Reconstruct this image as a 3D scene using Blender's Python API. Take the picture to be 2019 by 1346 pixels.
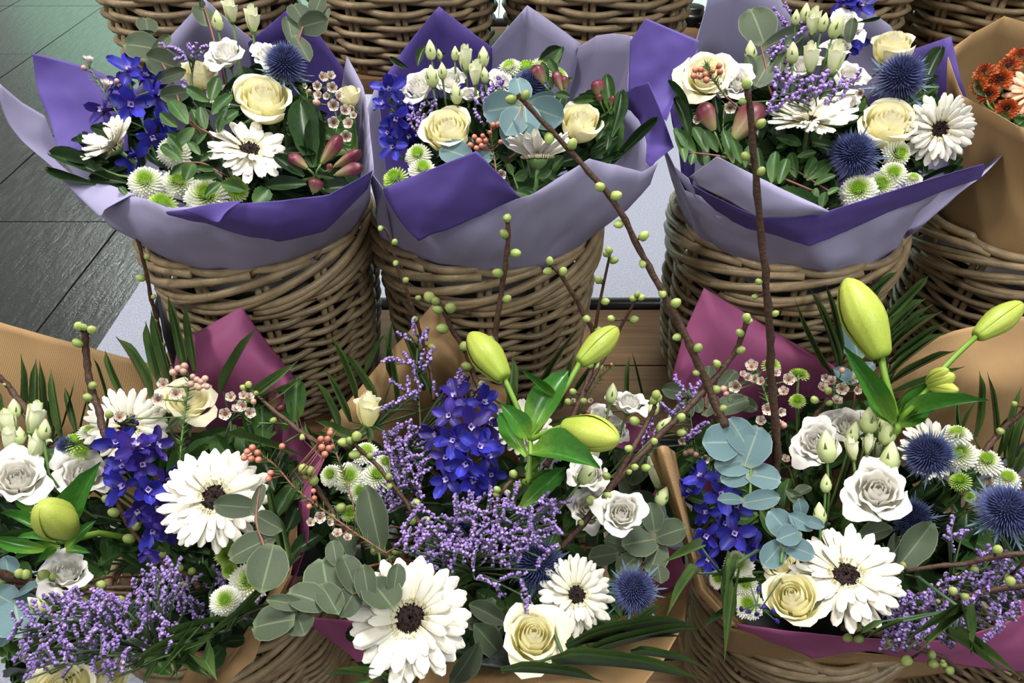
import bpy, math, random
from math import sin, cos, pi, radians, sqrt
from mathutils import Vector as V, Matrix, noise

for _o in list(bpy.data.objects):
    bpy.data.objects.remove(_o)
SC = bpy.context.scene
COL = SC.collection
R = random.Random(7)

# ------------------------------------------------------------------ camera, world, lights, exposure
PITCH = radians(40.0)
CAMZ = 1.5
FPX = 2019 * 26.0 / 36.0
EYE = V((0, 0, CAMZ))
FWD = V((0, cos(PITCH), -sin(PITCH)))
UPV = V((0, sin(PITCH), cos(PITCH)))
cam = bpy.data.cameras.new('camera')
cam.sensor_width = 36.0
cam.lens = 26.0
cam.clip_start = 0.02
camo = bpy.data.objects.new('camera', cam)
COL.objects.link(camo)
camo.location = EYE
camo.rotation_euler = (pi / 2 - PITCH, 0, 0)
SC.camera = camo

W = bpy.data.worlds.new('hall_light')
SC.world = W
W.use_nodes = True
W.node_tree.nodes['Background'].inputs[0].default_value = (1.0, 0.975, 0.95, 1)
W.node_tree.nodes['Background'].inputs[1].default_value = 0.36


def area(name, loc, target, sx, sy, power, col):
    l = bpy.data.lights.new(name, 'AREA')
    l.shape = 'RECTANGLE'
    l.size, l.size_y = sx, sy
    l.energy = power
    l.color = col
    o = bpy.data.objects.new(name, l)
    COL.objects.link(o)
    o.location = loc
    d = V(target) - V(loc)
    o.rotation_euler = d.to_track_quat('-Z', 'Y').to_euler()
    return o


area('hall_or_added_lamp', (0.5, 1.5, 4.2), (0.0, 0.9, 0.8), 1.3, 0.9, 150, (1.0, 0.97, 0.93))
area('hall_or_added_lamp', (-2.4, 0.3, 3.9), (0.0, 0.9, 0.7), 1.0, 0.7, 75, (1.0, 0.96, 0.92))
area('hall_or_added_lamp', (1.6, -1.2, 3.8), (0.0, 0.8, 0.6), 1.2, 0.8, 55, (0.95, 0.98, 1.0))
area('hall_or_added_lamp', (-2.4, 7.4, 4.6), (-2.4, 9.3, 1.4), 3.6, 0.5, 1250, (0.92, 1.0, 0.95))  # added lamp: brightens the unseen green wall mirrored in the floor
SC.view_settings.view_transform = 'Standard'
SC.view_settings.look = 'None'
SC.view_settings.gamma = 1.0
SC.view_settings.use_curve_mapping = False
SC.view_settings.exposure = 0.2

# ------------------------------------------------------------------ materials
def lin(c):
    return c / 12.92 if c <= 0.04045 else ((c + 0.055) / 1.055) ** 2.4


def hexc(h):
    return tuple(lin(int(h[i:i + 2], 16) / 255.0) for i in (0, 2, 4)) + (1.0,)


def ramp_node(nt, stops):
    r = nt.nodes.new('ShaderNodeValToRGB')
    e = r.color_ramp.elements
    while len(e) < len(stops):
        e.new(0.5)
    for k, (p, h) in enumerate(stops):
        e[k].position = p
        e[k].color = hexc(h)
    return r


def mat(name, col, rough=0.5, var=0.0, trans=0.0, spec=0.35, nscale=0, namt=0.0, bump=0.0, bscale=60, metal=0.0,
        attr=None, island=0.0, stretch=None, rib=None, edge=None):
    """col: hex, or ramp stops over the mesh attribute attr ('t': 0 base .. 1 tip)."""
    m = bpy.data.materials.new(name)
    m.use_nodes = True
    nt = m.node_tree
    N, L = nt.nodes, nt.links
    b = N['Principled BSDF']
    out = N['Material Output']
    b.inputs['Roughness'].default_value = rough
    b.inputs['Specular IOR Level'].default_value = spec
    b.inputs['Metallic'].default_value = metal
    if isinstance(col, str):
        rgb = N.new('ShaderNodeRGB')
        rgb.outputs[0].default_value = hexc(col)
        c = rgb.outputs[0]
    else:
        a = N.new('ShaderNodeAttribute')
        a.attribute_name = attr or 't'
        r = ramp_node(nt, col)
        L.new(a.outputs['Fac'], r.inputs[0])
        c = r.outputs[0]
    for hx, lo, hi in ((rib, 0.075, 0.02), (edge, 0.93, 1.0)):
        if hx:
            wa = N.new('ShaderNodeAttribute')
            wa.attribute_name = 'w'
            mr = N.new('ShaderNodeMapRange')
            mr.inputs[1].default_value, mr.inputs[2].default_value = lo, hi
            mr.inputs[3].default_value, mr.inputs[4].default_value = 0.0, 0.75
            L.new(wa.outputs['Fac'], mr.inputs[0])
            mx = N.new('ShaderNodeMixRGB')
            mx.inputs[2].default_value = hexc(hx)
            L.new(mr.outputs[0], mx.inputs[0])
            L.new(c, mx.inputs[1])
            c = mx.outputs[0]
    tc = N.new('ShaderNodeTexCoord')
    vec = tc.outputs['Object']
    if stretch:
        mp = N.new('ShaderNodeMapping')
        mp.inputs['Scale'].default_value = stretch
        L.new(vec, mp.inputs[0])
        vec = mp.outputs[0]
    if namt:
        n = N.new('ShaderNodeTexNoise')
        n.inputs['Scale'].default_value = nscale
        n.inputs['Detail'].default_value = 3
        L.new(vec, n.inputs['Vector'])
        mr = N.new('ShaderNodeMapRange')
        mr.inputs[1].default_value, mr.inputs[2].default_value = 0.25, 0.75
        mr.inputs[3].default_value, mr.inputs[4].default_value = 1 - namt, 1 + namt
        L.new(n.outputs[0], mr.inputs[0])
        mul = N.new('ShaderNodeVectorMath')
        mul.operation = 'SCALE'
        L.new(c, mul.inputs[0])
        L.new(mr.outputs[0], mul.inputs['Scale'])
        c = mul.outputs[0]
    for amt, kind in ((var, 'obj'), (island, 'isl')):
        if amt:
            if kind == 'obj':
                s = N.new('ShaderNodeObjectInfo').outputs['Random']
            else:
                s = N.new('ShaderNodeNewGeometry').outputs['Random Per Island']
            mr = N.new('ShaderNodeMapRange')
            mr.inputs[3].default_value, mr.inputs[4].default_value = 1 - amt, 1 + amt
            L.new(s, mr.inputs[0])
            h = N.new('ShaderNodeHueSaturation')
            L.new(c, h.inputs['Color'])
            L.new(mr.outputs[0], h.inputs['Value'])
            c = h.outputs[0]
    L.new(c, b.inputs['Base Color'])
    if bump:
        n = N.new('ShaderNodeTexNoise')
        n.inputs['Scale'].default_value = bscale
        n.inputs['Detail'].default_value = 3
        L.new(vec, n.inputs['Vector'])
        bp = N.new('ShaderNodeBump')
        bp.inputs['Strength'].default_value = bump
        bp.inputs['Distance'].default_value = 0.004
        L.new(n.outputs[0], bp.inputs['Height'])
        L.new(bp.outputs[0], b.inputs['Normal'])
    if trans:
        t = N.new('ShaderNodeBsdfTranslucent')
        L.new(c, t.inputs['Color'])
        mx = N.new('ShaderNodeMixShader')
        mx.inputs[0].default_value = trans
        L.new(b.outputs[0], mx.inputs[1])
        L.new(t.outputs[0], mx.inputs[2])
        L.new(mx.outputs[0], out.inputs[0])
    return m


M = {}
M['wicker'] = mat('wicker', '8f7c5e', 0.40, var=0.20, spec=0.4, nscale=38, namt=0.30, bump=0.25, bscale=160, island=0.12)
M['wicker_dark'] = mat('wicker_stake', '7d6a4e', 0.5, var=0.15, nscale=60, namt=0.25)
M['liner'] = mat('black_plastic', '0b0b0b', 0.45)
M['black_metal'] = mat('black_steel', '131315', 0.35, spec=0.5)
M['shelf_wood'] = mat('shelf_wood', '86684a', 0.5, var=0.08, nscale=9, namt=0.3, bump=0.1, bscale=30, stretch=(0.6, 14, 14))
M['lilac'] = mat('lilac_paper', '9d98b8', 0.6, trans=0.10, nscale=5, namt=0.05, spec=0.3, bump=0.12, bscale=14)
M['purple'] = mat('purple_paper', '564690', 0.6, trans=0.08, nscale=5, namt=0.06, spec=0.3, bump=0.12, bscale=14)
M['mauve'] = mat('mauve_paper', '994f78', 0.6, trans=0.08, nscale=5, namt=0.06, spec=0.3, bump=0.12, bscale=14)


def kraft():
    m = mat('kraft_paper', 'aa895f', 0.62, trans=0.08, nscale=6, namt=0.05, spec=0.25)
    nt = m.node_tree
    N, L = nt.nodes, nt.links
    uv = N.new('ShaderNodeUVMap')
    w = N.new('ShaderNodeTexWave')
    w.inputs['Scale'].default_value = 100
    w.inputs['Distortion'].default_value = 0.6
    w.bands_direction = 'X'
    L.new(uv.outputs[0], w.inputs['Vector'])
    b = N['Principled BSDF']
    bp = N.new('ShaderNodeBump')
    bp.inputs['Strength'].default_value = 0.35
    bp.inputs['Distance'].default_value = 0.001
    L.new(w.outputs['Fac'], bp.inputs['Height'])
    L.new(bp.outputs[0], b.inputs['Normal'])
    src = b.inputs['Base Color'].links[0].from_socket
    mr = N.new('ShaderNodeMapRange')
    mr.inputs[3].default_value, mr.inputs[4].default_value = 0.9, 1.06
    L.new(w.outputs['Fac'], mr.inputs[0])
    h = N.new('ShaderNodeHueSaturation')
    L.new(src, h.inputs['Color'])
    L.new(mr.outputs[0], h.inputs['Value'])
    L.new(h.outputs[0], b.inputs['Base Color'])
    return m


M['kraft'] = kraft()


def carpet_mat():
    m = mat('grey_felt', '9a9cab', 0.95, nscale=170, namt=0.22, spec=0.05, bump=0.3, bscale=300)
    return m


M['carpet'] = carpet_mat()
M['pale_wood'] = mat('pale_grey_wood', 'a9adb3', 0.5, var=0.1, nscale=8, namt=0.15, stretch=(12, 0.8, 1))


def floor_mat():
    m = mat('dark_vinyl', '222423', 0.24, var=0.10, nscale=7, namt=0.35, spec=0.5, stretch=(10, 1.2, 1))
    nt = m.node_tree
    N, L = nt.nodes, nt.links
    b = N['Principled BSDF']
    tc = N.new('ShaderNodeTexCoord')
    mp = N.new('ShaderNodeMapping')
    mp.inputs['Scale'].default_value = (26, 5, 1)
    L.new(tc.outputs['Object'], mp.inputs[0])
    n = N.new('ShaderNodeTexNoise')
    n.inputs['Scale'].default_value = 1.6
    n.inputs['Detail'].default_value = 6
    n.inputs['Roughness'].default_value = 0.65
    L.new(mp.outputs[0], n.inputs['Vector'])
    n2 = N.new('ShaderNodeTexNoise')
    n2.inputs['Scale'].default_value = 140
    n2.inputs['Detail'].default_value = 2
    L.new(tc.outputs['Object'], n2.inputs['Vector'])
    ad = N.new('ShaderNodeMath')
    ad.operation = 'MULTIPLY_ADD'
    ad.inputs[1].default_value = 0.35
    L.new(n2.outputs[0], ad.inputs[0])
    L.new(n.outputs[0], ad.inputs[2])
    bp = N.new('ShaderNodeBump')
    bp.inputs['Strength'].default_value = 0.4
    bp.inputs['Distance'].default_value = 0.006
    L.new(ad.outputs[0], bp.inputs['Height'])
    L.new(bp.outputs[0], b.inputs['Normal'])
    mr = N.new('ShaderNodeMapRange')
    mr.inputs[1].default_value, mr.inputs[2].default_value = 0.3, 0.7
    mr.inputs[3].default_value, mr.inputs[4].default_value = 0.12, 0.34
    b.inputs['IOR'].default_value = 1.55
    L.new(n.outputs[0], mr.inputs[0])
    L.new(mr.outputs[0], b.inputs['Roughness'])
    return m


M['floor'] = floor_mat()
M['joint'] = mat('floor_joint', '16181a', 0.7)
M['reflector_green'] = mat('green_reflector', '98baa6', 0.8)  # lower band of the added wall, gives the floor its green reflection
M['reflector_dark'] = mat('dark_reflector', '3a3434', 0.8)  # upper band of the added wall, keeps the nearer floor's reflection dark

# ------------------------------------------------------------------ mesh building
class MB:
    def __init__(self):
        self.v, self.f, self.t, self.mi = [], [], [], []
        self.w = {}
        self.uv = None

    def grid(self, fn, nu, nv, mi=0, closed=False):
        """fn(u in -1..1, t in 0..1) -> point"""
        s = len(self.v)
        cols = nu if closed else nu + 1
        for i in range(nv + 1):
            t = i / nv
            for j in range(cols):
                self.w[len(self.v)] = abs(-1 + 2 * j / nu)
                self.v.append(tuple(fn(-1 + 2 * j / nu, t)))
                self.t.append(t)
        for i in range(nv):
            for j in range(nu):
                a = s + i * cols + j
                b = s + i * cols + (j + 1) % cols
                self.f.append((a, b, b + cols, a + cols))
                self.mi.append(mi)
        return self

    def tube(self, pts, rad, n=5, mi=0, cap=True, tconst=None):
        s = len(self.v)
        k = len(pts)
        pts = [V(p) for p in pts]
        ref = None
        for i, p in enumerate(pts):
            d = (pts[min(i + 1, k - 1)] - pts[max(i - 1, 0)])
            if d.length < 1e-9:
                d = V((0, 0, 1))
            d.normalize()
            if ref is None:
                ref = d.orthogonal()
            a = (ref - d * ref.dot(d))
            a = a.normalized() if a.length > 1e-6 else d.orthogonal().normalized()
            ref = a
            b = d.cross(a)
            r = rad[i] if isinstance(rad, (list, tuple)) else rad
            for j in range(n):
                w = 2 * pi * j / n
                self.v.append(tuple(p + a * (r * cos(w)) + b * (r * sin(w))))
                self.t.append(i / (k - 1) if tconst is None else tconst)
        for i in range(k - 1):
            for j in range(n):
                a, b = s + i * n + j, s + i * n + (j + 1) % n
                self.f.append((a, b, b + n, a + n))
                self.mi.append(mi)
        if cap:
            self.f.append(tuple(s + (k - 1) * n + j for j in range(n)))
            self.mi.append(mi)
            self.f.append(tuple(s + n - 1 - j for j in range(n)))
            self.mi.append(mi)
        return self

    def lathe(self, prof, n=10, mi=0, bump=None):
        """prof: [(r, z)] around +Z"""
        k = len(prof)
        s = len(self.v)
        for i, (r, z) in enumerate(prof):
            for j in range(n):
                w = 2 * pi * j / n
                rr = r * (1 + (bump(w, i / (k - 1)) if bump else 0))
                self.v.append((rr * cos(w), rr * sin(w), z))
                self.t.append(i / (k - 1))
        for i in range(k - 1):
            for j in range(n):
                a, b = s + i * n + j, s + i * n + (j + 1) % n
                self.f.append((a, b, b + n, a + n))
                self.mi.append(mi)
        return self

    def box(self, x0, x1, y0, y1, z0, z1, mi=0):
        s = len(self.v)
        for z in (z0, z1):
            for y in (y0, y1):
                for x in (x0, x1):
                    self.v.append((x, y, z))
                    self.t.append(0)
        for q in ((0, 2, 3, 1), (4, 5, 7, 6), (0, 1, 5, 4), (2, 6, 7, 3), (0, 4, 6, 2), (1, 3, 7, 5)):
            self.f.append(tuple(s + i for i in q))
            self.mi.append(mi)
        return self

    def add(self, other, mtx, mi=None, t=None):
        s = len(self.v)
        self.v += [tuple(mtx @ V(p)) for p in other.v]
        self.t += other.t if t is None else [t] * len(other.t)
        self.f += [tuple(i + s for i in f) for f in other.f]
        self.mi += other.mi if mi is None else [mi] * len(other.f)
        return self

    def mesh(self, name, *mats, smooth=True):
        me = bpy.data.meshes.new(name)
        me.from_pydata(self.v, [], self.f)
        a = me.attributes.new('t', 'FLOAT', 'POINT')
        a.data.foreach_set('value', self.t)
        a = me.attributes.new('w', 'FLOAT', 'POINT')
        a.data.foreach_set('value', [self.w.get(i, 1.0) for i in range(len(self.v))])
        for m in mats:
            me.materials.append(M[m] if isinstance(m, str) else m)
        if len(mats) > 1:
            me.polygons.foreach_set('material_index', self.mi)
        if smooth:
            me.polygons.foreach_set('use_smooth', [True] * len(me.polygons))
        if self.uv:
            l = me.uv_layers.new(name='uv')
            idx = [0] * len(me.loops)
            me.loops.foreach_get('vertex_index', idx)
            flat = []
            for i in idx:
                flat += self.uv[i]
            l.data.foreach_set('uv', flat)
        me.update()
        return me


def part(name, me, parent, mtx=None, label=None):
    o = bpy.data.objects.new(name, me)
    COL.objects.link(o)
    if parent is not None:
        o.parent = parent
    if mtx is not None:
        o.matrix_basis = mtx
    if label:
        o['label'] = label
    return o


def tag(o, label=None, cat=None, group=None, kind=None):
    if label:
        o['label'] = label
    if cat:
        o['category'] = cat
    if group:
        o['group'] = group
    if kind:
        o['kind'] = kind
    return o


def thing(name, label, cat, mtx=None, group=None):
    o = bpy.data.objects.new(name, None)
    COL.objects.link(o)
    o.empty_display_size = 0.02
    if mtx is not None:
        o.matrix_basis = mtx
    return tag(o, label, cat, group)


# ------------------------------------------------------------------ photograph pixels to points in the place
def ray(px, py):
    return FWD + V((1, 0, 0)) * ((px - 1009.5) / FPX) + UPV * ((673 - py) / FPX)


def at(px, py, y):
    d = ray(px, py)
    return EYE + d * (y / d.y)


def metres(npx, P):
    return npx * FWD.dot(P - EYE) / FPX


def facing(P, a, b, c):
    """direction from image-right, image-up and toward-the-viewer amounts, as a world vector at P"""
    tw = (EYE - P).normalized()
    rt = V((1, 0, 0))
    rt = (rt - tw * rt.dot(tw)).normalized()
    up = tw.cross(rt)
    return (rt * a + up * b + tw * c).normalized()


def frm(P, n, roll=0.0, s=1.0, xhint=None):
    n = n.normalized()
    if xhint is not None:
        x = (xhint - n * xhint.dot(n)).normalized()
    else:
        x = n.orthogonal().normalized()
    y = n.cross(x)
    m = Matrix(((x.x, y.x, n.x, 0), (x.y, y.y, n.y, 0), (x.z, y.z, n.z, 0), (0, 0, 0, 1)))
    return Matrix.Translation(P) @ m @ Matrix.Rotation(roll, 4, 'Z') @ Matrix.Scale(s, 4)


def bez(a, b, c, d, n):
    out = []
    for i in range(n + 1):
        t = i / n
        u = 1 - t
        out.append(a * (u * u * u) + b * (3 * u * u * t) + c * (3 * u * t * t) + d * (t * t * t))
    return out
# ------------------------------------------------------------------ the setting
fl = part('floor', MB().box(-6, 6, -1.5, 9.4, -0.03, -0.004).mesh('floor', 'joint', smooth=False), None)
tag(fl, kind='structure')
tile = MB()
tile.box(-0.316, 0.316, -0.472, 0.472, -0.003, 0.003)
tile_me = tile.mesh('floor_tile', 'floor', smooth=False)
for i in range(-6, 2):
    for j in range(0, 8):
        x = -2.48 + 0.64 * i + 0.64 * 2
        y = 2.985 + 0.95 * (j - 2)
        if x > -1.0 and y > 0.3 or x < -5.6:
            continue
        part('floor_tile', tile_me, fl, Matrix.Translation((x, y, R.uniform(-0.0006, 0.0006))) @ Matrix.Rotation(R.uniform(-.004, .004), 4, 'X'))
pl = MB().box(-0.13, 0.13, -0.6, 0.6, -0.003, 0.006).mesh('floor_plank', 'pale_wood', smooth=False)
for i in range(16):
    for j in range(4):
        part('floor_plank', pl, fl, Matrix.Translation((-0.75 + 0.265 * i, 4.86 + 1.21 * j + 0.4 * (i % 3) * 0.5, 0)))
wb = MB().box(-6, 6, 9.3, 9.4, -0.03, 3.0)
wb.box(-6, 6, 9.3, 9.4, 3.0, 5.2, 1)
wb = part('reflection_wall', wb.mesh('reflection_wall', 'reflector_green', 'reflector_dark', smooth=False), None)  # unseen wall, added for its green reflection in the glossy floor
tag(wb, kind='structure')
cp = MB()
cp.grid(lambda u, t: (0.66 + u * 1.95, 0.35 + t * 4.0, 0.006 + 0.002 * noise.noise(V((u * 3, t * 6, 1)))), 30, 30)
cp.grid(lambda u, t: (-1.29, 0.35 + (u + 1) * 2.0, 0.007 - 0.012 * t), 30, 1)
co = part('carpet', cp.mesh('carpet', 'carpet'), None)
tag(co, 'grey speckled felt carpet lying on the dark vinyl floor under the stand', 'carpet')

# tiered stand: wooden boards on black pipe frames
SHELF = ((0.13, 0.48, 0.90), (0.575, 0.86, 1.205), (1.045, 1.215, 1.495))
stand = thing('tiered_stand', 'stepped plant stand of brown wooden boards on black pipe frames under the baskets', 'stand')
for k, (z, y0, y1) in enumerate(SHELF):
    w = (y1 - y0) / 2
    for j in range(2):
        b = MB()
        b.box(-0.66 if k < 2 else -0.62, 1.5, y0 + w * j + 0.002, y0 + w * (j + 1) - 0.002, z - 0.025, z)
        part('shelf_board', b.mesh('shelf_board', 'shelf_wood', smooth=False), stand)
    yb = y1 + 0.024
    t = MB().tube([(-0.72 if k < 2 else -0.63, yb, z - 0.012), (1.55, yb, z - 0.012)], 0.020, 14)
    part('pipe_rail', t.mesh('pipe_rail', 'black_metal'), stand)
    if k == 2:
        continue
    t = MB().tube([(-0.72 if k < 2 else -0.63, y0 - 0.022, z - 0.012), (1.55, y0 - 0.022, z - 0.012)], 0.016, 12)
    part('pipe_rail', t.mesh('pipe_rail', 'black_metal'), stand)
fit = MB().lathe([(0.0, -0.034), (0.029, -0.034), (0.032, -0.028), (0.032, 0.020), (0.028, 0.026), (0.024, 0.027), (0.024, 0.036), (0.017, 0.038), (0, 0.038)], 16)
fit.tube([(-0.042, 0, -0.004), (0.042, 0, -0.004)], 0.027, 14)
fit_me = fit.mesh('pipe_fitting', 'black_metal')
scr = MB().lathe([(0, 0.004), (0.006, 0.004), (0.006, 0), (0.0, 0)], 8)
scr_me = scr.mesh('grub_screw', 'black_metal')
for x, k in ((-0.69, 1), (0.775, 1), (0.35, 2), (0.83, 2), (-0.69, 0), (1.4, 1)):
    z, y0, y1 = SHELF[k]
    f = part('pipe_fitting', fit_me, stand, Matrix.Translation((x, y1 + 0.024, z - 0.006)))
    part('grub_screw', scr_me, f, Matrix.Translation((0.012, -0.032, 0.01)) @ Matrix.Rotation(pi / 2, 4, 'X'))
    if k == 2:
        continue
    t = MB().tube([(x, y1 + 0.024, 0.008), (x, y1 + 0.024, z - 0.03)], 0.017, 12)
    part('pipe_post', t.mesh('pipe_post', 'black_metal'), stand)
t = MB().tube([(0.785, 1.229, 0.575), (0.785, 1.229, 0.91), (0.785, 1.16, 1.0)], 0.017, 12)
part('pipe_post', t.mesh('pipe_post', 'black_metal'), stand)
t = MB().tube([(-0.56, 0.93, 0.58), (-0.575, 0.97, 0.70), (-0.575, 1.0, 0.775)], 0.017, 12)
part('pipe_post', t.mesh('pipe_post', 'black_metal'), stand)

# ------------------------------------------------------------------ wicker baskets
BH, RB, RT = 0.335, 0.142, 0.168
NS = 12


def brad(h):
    q = h / BH
    return RB + (RT - RB) * q + 0.008 * sin(pi * q)


NROW = 24
weaver_me = []
rr = random.Random(3)
for k in range(NROW):
    h0 = 0.012 + k * 0.0114
    ph = pi * (k % 2)
    a = 0.0088 if k < 19 else 0.006
    s1, s2, o1, o2 = rr.uniform(.0008, .0018), rr.uniform(.0006, .0016), rr.uniform(0, 6), rr.uniform(0, 6)
    n = 96
    mb = MB()
    pts = []
    for i in range(n + 1):
        w = 2 * pi * i / n
        h = h0 + s1 * sin(3 * w + o1) + s2 * sin(7 * w + o2)
        r = brad(h) + a * sin(NS / 2 * w + ph) + 0.0008 * sin(19 * w + o1)
        pts.append((r * cos(w), r * sin(w), h))
    rad = [0.0052 * (1 + 0.10 * sin(5 * 2 * pi * i / n + o2)) for i in range(n + 1)]
    mb.tube(pts, rad, 6)
    weaver_me.append(mb.mesh('weaver', 'wicker'))
stake_me = MB().tube([((brad(h) ) * 1.0, 0, h) for h in (0.0, 0.08, 0.16, 0.24, 0.31)], 0.0052, 6).mesh('stake', 'wicker')
rim_me = []
for k in range(3):
    mb = MB()
    span, h1, h2 = ((radians(88), 0.272, 0.327), (radians(76), 0.262, 0.318), (radians(38), 0.330, 0.335))[k]
    pts = []
    for i in range(15):
        q = i / 14
        w = span * q
        e = q * q * (3 - 2 * q)
        h = h1 + (h2 - h1) * e
        r = brad(h) + (0.0075 + 0.006 * sin(pi * q) if k < 2 else -0.004 + 0.012 * sin(pi * q))
        if k == 2:
            h -= 0.010 * (q < 0.05) + 0.010 * (q > 0.95)
        pts.append((r * cos(w), r * sin(w), h))
    mb.tube(pts, [0.0062 if k < 2 else 0.0065] * 15, 7)
    rim_me.append(mb.mesh('rim_rod', 'wicker'))
mb = MB().lathe([(0.0, 0.005), (RB - 0.018, 0.005), (RT - 0.024, 0.275), (RT - 0.028, 0.275), (RB - 0.022, 0.012), (0, 0.012)], 28)
liner_me = mb.mesh('liner', 'liner')
mb = MB().lathe([(0.0, 0.0), (RB + 0.004, 0.0), (RB + 0.004, 0.006), (0, 0.006)], 28)
bottom_me = mb.mesh('basket_bottom', 'wicker')


class Basket:
    def __init__(s, x, y, z, rot, label, tilt=0):
        s.x, s.y, s.z = x, y, z
        s.rim = z + BH
        s.o = thing('wicker_basket', label, 'basket', Matrix.Translation((x, y, z)) @ Matrix.Rotation(rot, 4, 'Z'), 'wicker flower baskets')
        part('basket_bottom', bottom_me, s.o)
        part('liner', liner_me, s.o, label='black plastic liner bucket')
        for me in weaver_me:
            part('weaver', me, s.o)
        for i in range(NS):
            w = 2 * pi * (i + 0.5) / NS
            for d in (-0.036, 0.036):
                part('stake', stake_me, s.o, Matrix.Rotation(w + d, 4, 'Z'))
        for k, n in ((0, 13), (1, 12), (2, 11)):
            for i in range(n):
                part('rim_rod', rim_me[k], s.o, Matrix.Rotation(2 * pi * (i + 0.3 * k) / n, 4, 'Z'))

    def c(s, deg, r=0.150, dz=-0.03):
        w = radians(deg)
        return V((s.x + r * cos(w), s.y + r * sin(w), s.rim + dz))


def pc(px, Y, z):      # world x of a basket whose axis shows at pixel column px
    d = V((0, Y, z - CAMZ)).dot(FWD)
    return (px - 1009.5) / FPX * d


ZS = [s[0] + 0.002 for s in SHELF]
K = {}
K['t1'] = Basket(pc(412, 1.37, 1.1), 1.37, ZS[2], 0.2, 'wicker basket on the top shelf behind the blue and white bouquet at far left')
K['t2'] = Basket(pc(798, 1.37, 1.1), 1.37, ZS[2], 0.36, 'wicker basket on the top shelf above the gap between left and middle purple bouquets')
K['t3'] = Basket(pc(1172, 1.37, 1.1), 1.37, ZS[2], 0.1, 'wicker basket on the top shelf next to the black pipe fitting')
K['t4'] = Basket(pc(1585, 1.37, 1.1), 1.37, ZS[2], 0.5, 'wicker basket mostly hidden behind the right purple bouquet on the top shelf')
K['t5'] = Basket(pc(1960, 1.37, 1.1), 1.37, ZS[2], 0.75, 'wicker basket on the top shelf above the orange flowers')
K['m1'] = Basket(pc(505, 1.026, .91), 1.026, ZS[1], 0.0, 'wicker basket holding the left purple-wrapped bouquet above the mauve paper corner')
K['m2'] = Basket(pc(960, 1.026, .91), 1.026, ZS[1], 0.26, 'wicker basket holding the middle purple-wrapped bouquet behind the budding twigs')
K['m3'] = Basket(pc(1553, 1.026, .91), 1.026, ZS[1], 0.13, 'wicker basket holding the right purple-wrapped bouquet behind the tall lily bud')
K['m4'] = Basket(pc(2050, 1.026, .91), 1.026, ZS[1], 0.4, 'wicker basket holding the kraft-wrapped orange chrysanthemums')
K['f1'] = Basket(pc(445, .68, .46), .68, ZS[0], 0.3, 'wicker basket on the lowest shelf below the eucalyptus sprig, left of the mauve paper')
K['f2'] = Basket(pc(985, .70, .46), .70, ZS[0], 0.1, 'wicker basket on the lowest shelf hidden under the big white gerbera and cream rose')
K['f3'] = Basket(pc(1590, .68, .46), .68, ZS[0], 0.55, 'wicker basket on the lowest shelf with its rim below the mauve paper edge')
K['f4'] = Basket(pc(2085, .68, .46), .68, ZS[0], 0.2, 'wicker basket on the lowest shelf cut off at the lower right corner')

# ------------------------------------------------------------------ wrapping paper
def pt(p):
    return p.copy() if isinstance(p, V) else at(p[0], p[1], p[2] if p[2] < 1.04 else 1.04 + (p[2] - 1.04) * 0.74)


def cr(a, b, c, d, t):
    return ((b * 2) + (c - a) * t + (a * 2 - b * 5 + c * 4 - d) * (t * t) + (b * 3 - a - c * 3 + d) * (t ** 3)) * 0.5


def patch(mb, rows, ns=7, nt=9, bulge=0.0, axis=None, crumple=0.004, seed=0, soft=0):
    """a piece of sheet lofted through rows of points; creased along its points, smooth from row to row"""
    rows = [[pt(p) for p in r] for r in rows]
    m = len(rows[0])
    n = (m - 1) * ns
    fine = []
    for r in rows:
        q = []
        for i in range(n + 1):
            k = min(int(i / ns), m - 2)
            f = i / ns - k
            if soft:
                q.append(cr(r[max(k - 1, 0)], r[k], r[k + 1], r[min(k + 2, m - 1)], f))
            else:
                q.append(r[k].lerp(r[k + 1], f))
        fine.append(q)
    nr = len(rows)
    T = (nr - 1) * nt
    s = len(mb.v)
    if mb.uv is None:
        mb.uv = []
    for j in range(T + 1):
        k = min(int(j / nt), nr - 2)
        f = j / nt - k
        for i in range(n + 1):
            if nr == 2:
                p = fine[0][i].lerp(fine[1][i], f)
            else:
                p = cr(fine[max(k - 1, 0)][i], fine[k][i], fine[k + 1][i], fine[min(k + 2, nr - 1)][i], f)
            g = j / T
            if bulge and axis is not None:
                o = V((p.x - axis.x, p.y - axis.y, 0)).normalized()
                p = p + o * (bulge * 4 * g * (1 - g))
            if crumple:
                e = 1.35 * min(1.0, 4 * g + 0.25)
                w = V((p.x * 14 + seed, p.y * 14, p.z * 14))
                p = p + V((0.6 * noise.noise(w), noise.noise(w + V((9, 3, 1))), 0.7 * noise.noise(w + V((4, 8, 2))))) * (crumple * e * 1.6)
                w = w * 3.1
                p = p + V((0, noise.noise(w), noise.noise(w + V((4, 8, 2))))) * (crumple * 0.45 * e)
                rg = abs(noise.noise(V((p.x * 9 + seed, p.y * 9 + p.z * 5, p.z * 13 - p.x * 6))))
                p = p + V((0, -0.8, 0.6)) * (crumple * 1.9 * e * max(0, 0.35 - rg))
            mb.v.append(tuple(p))
            mb.t.append(g)
            mb.uv.append((i / n * m * 0.10, g * 0.25))
    for j in range(T):
        for i in range(n):
            a = s + j * (n + 1) + i
            mb.f.append((a, a + 1, a + n + 2, a + n + 1))
            mb.mi.append(0)
    return mb


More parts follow.
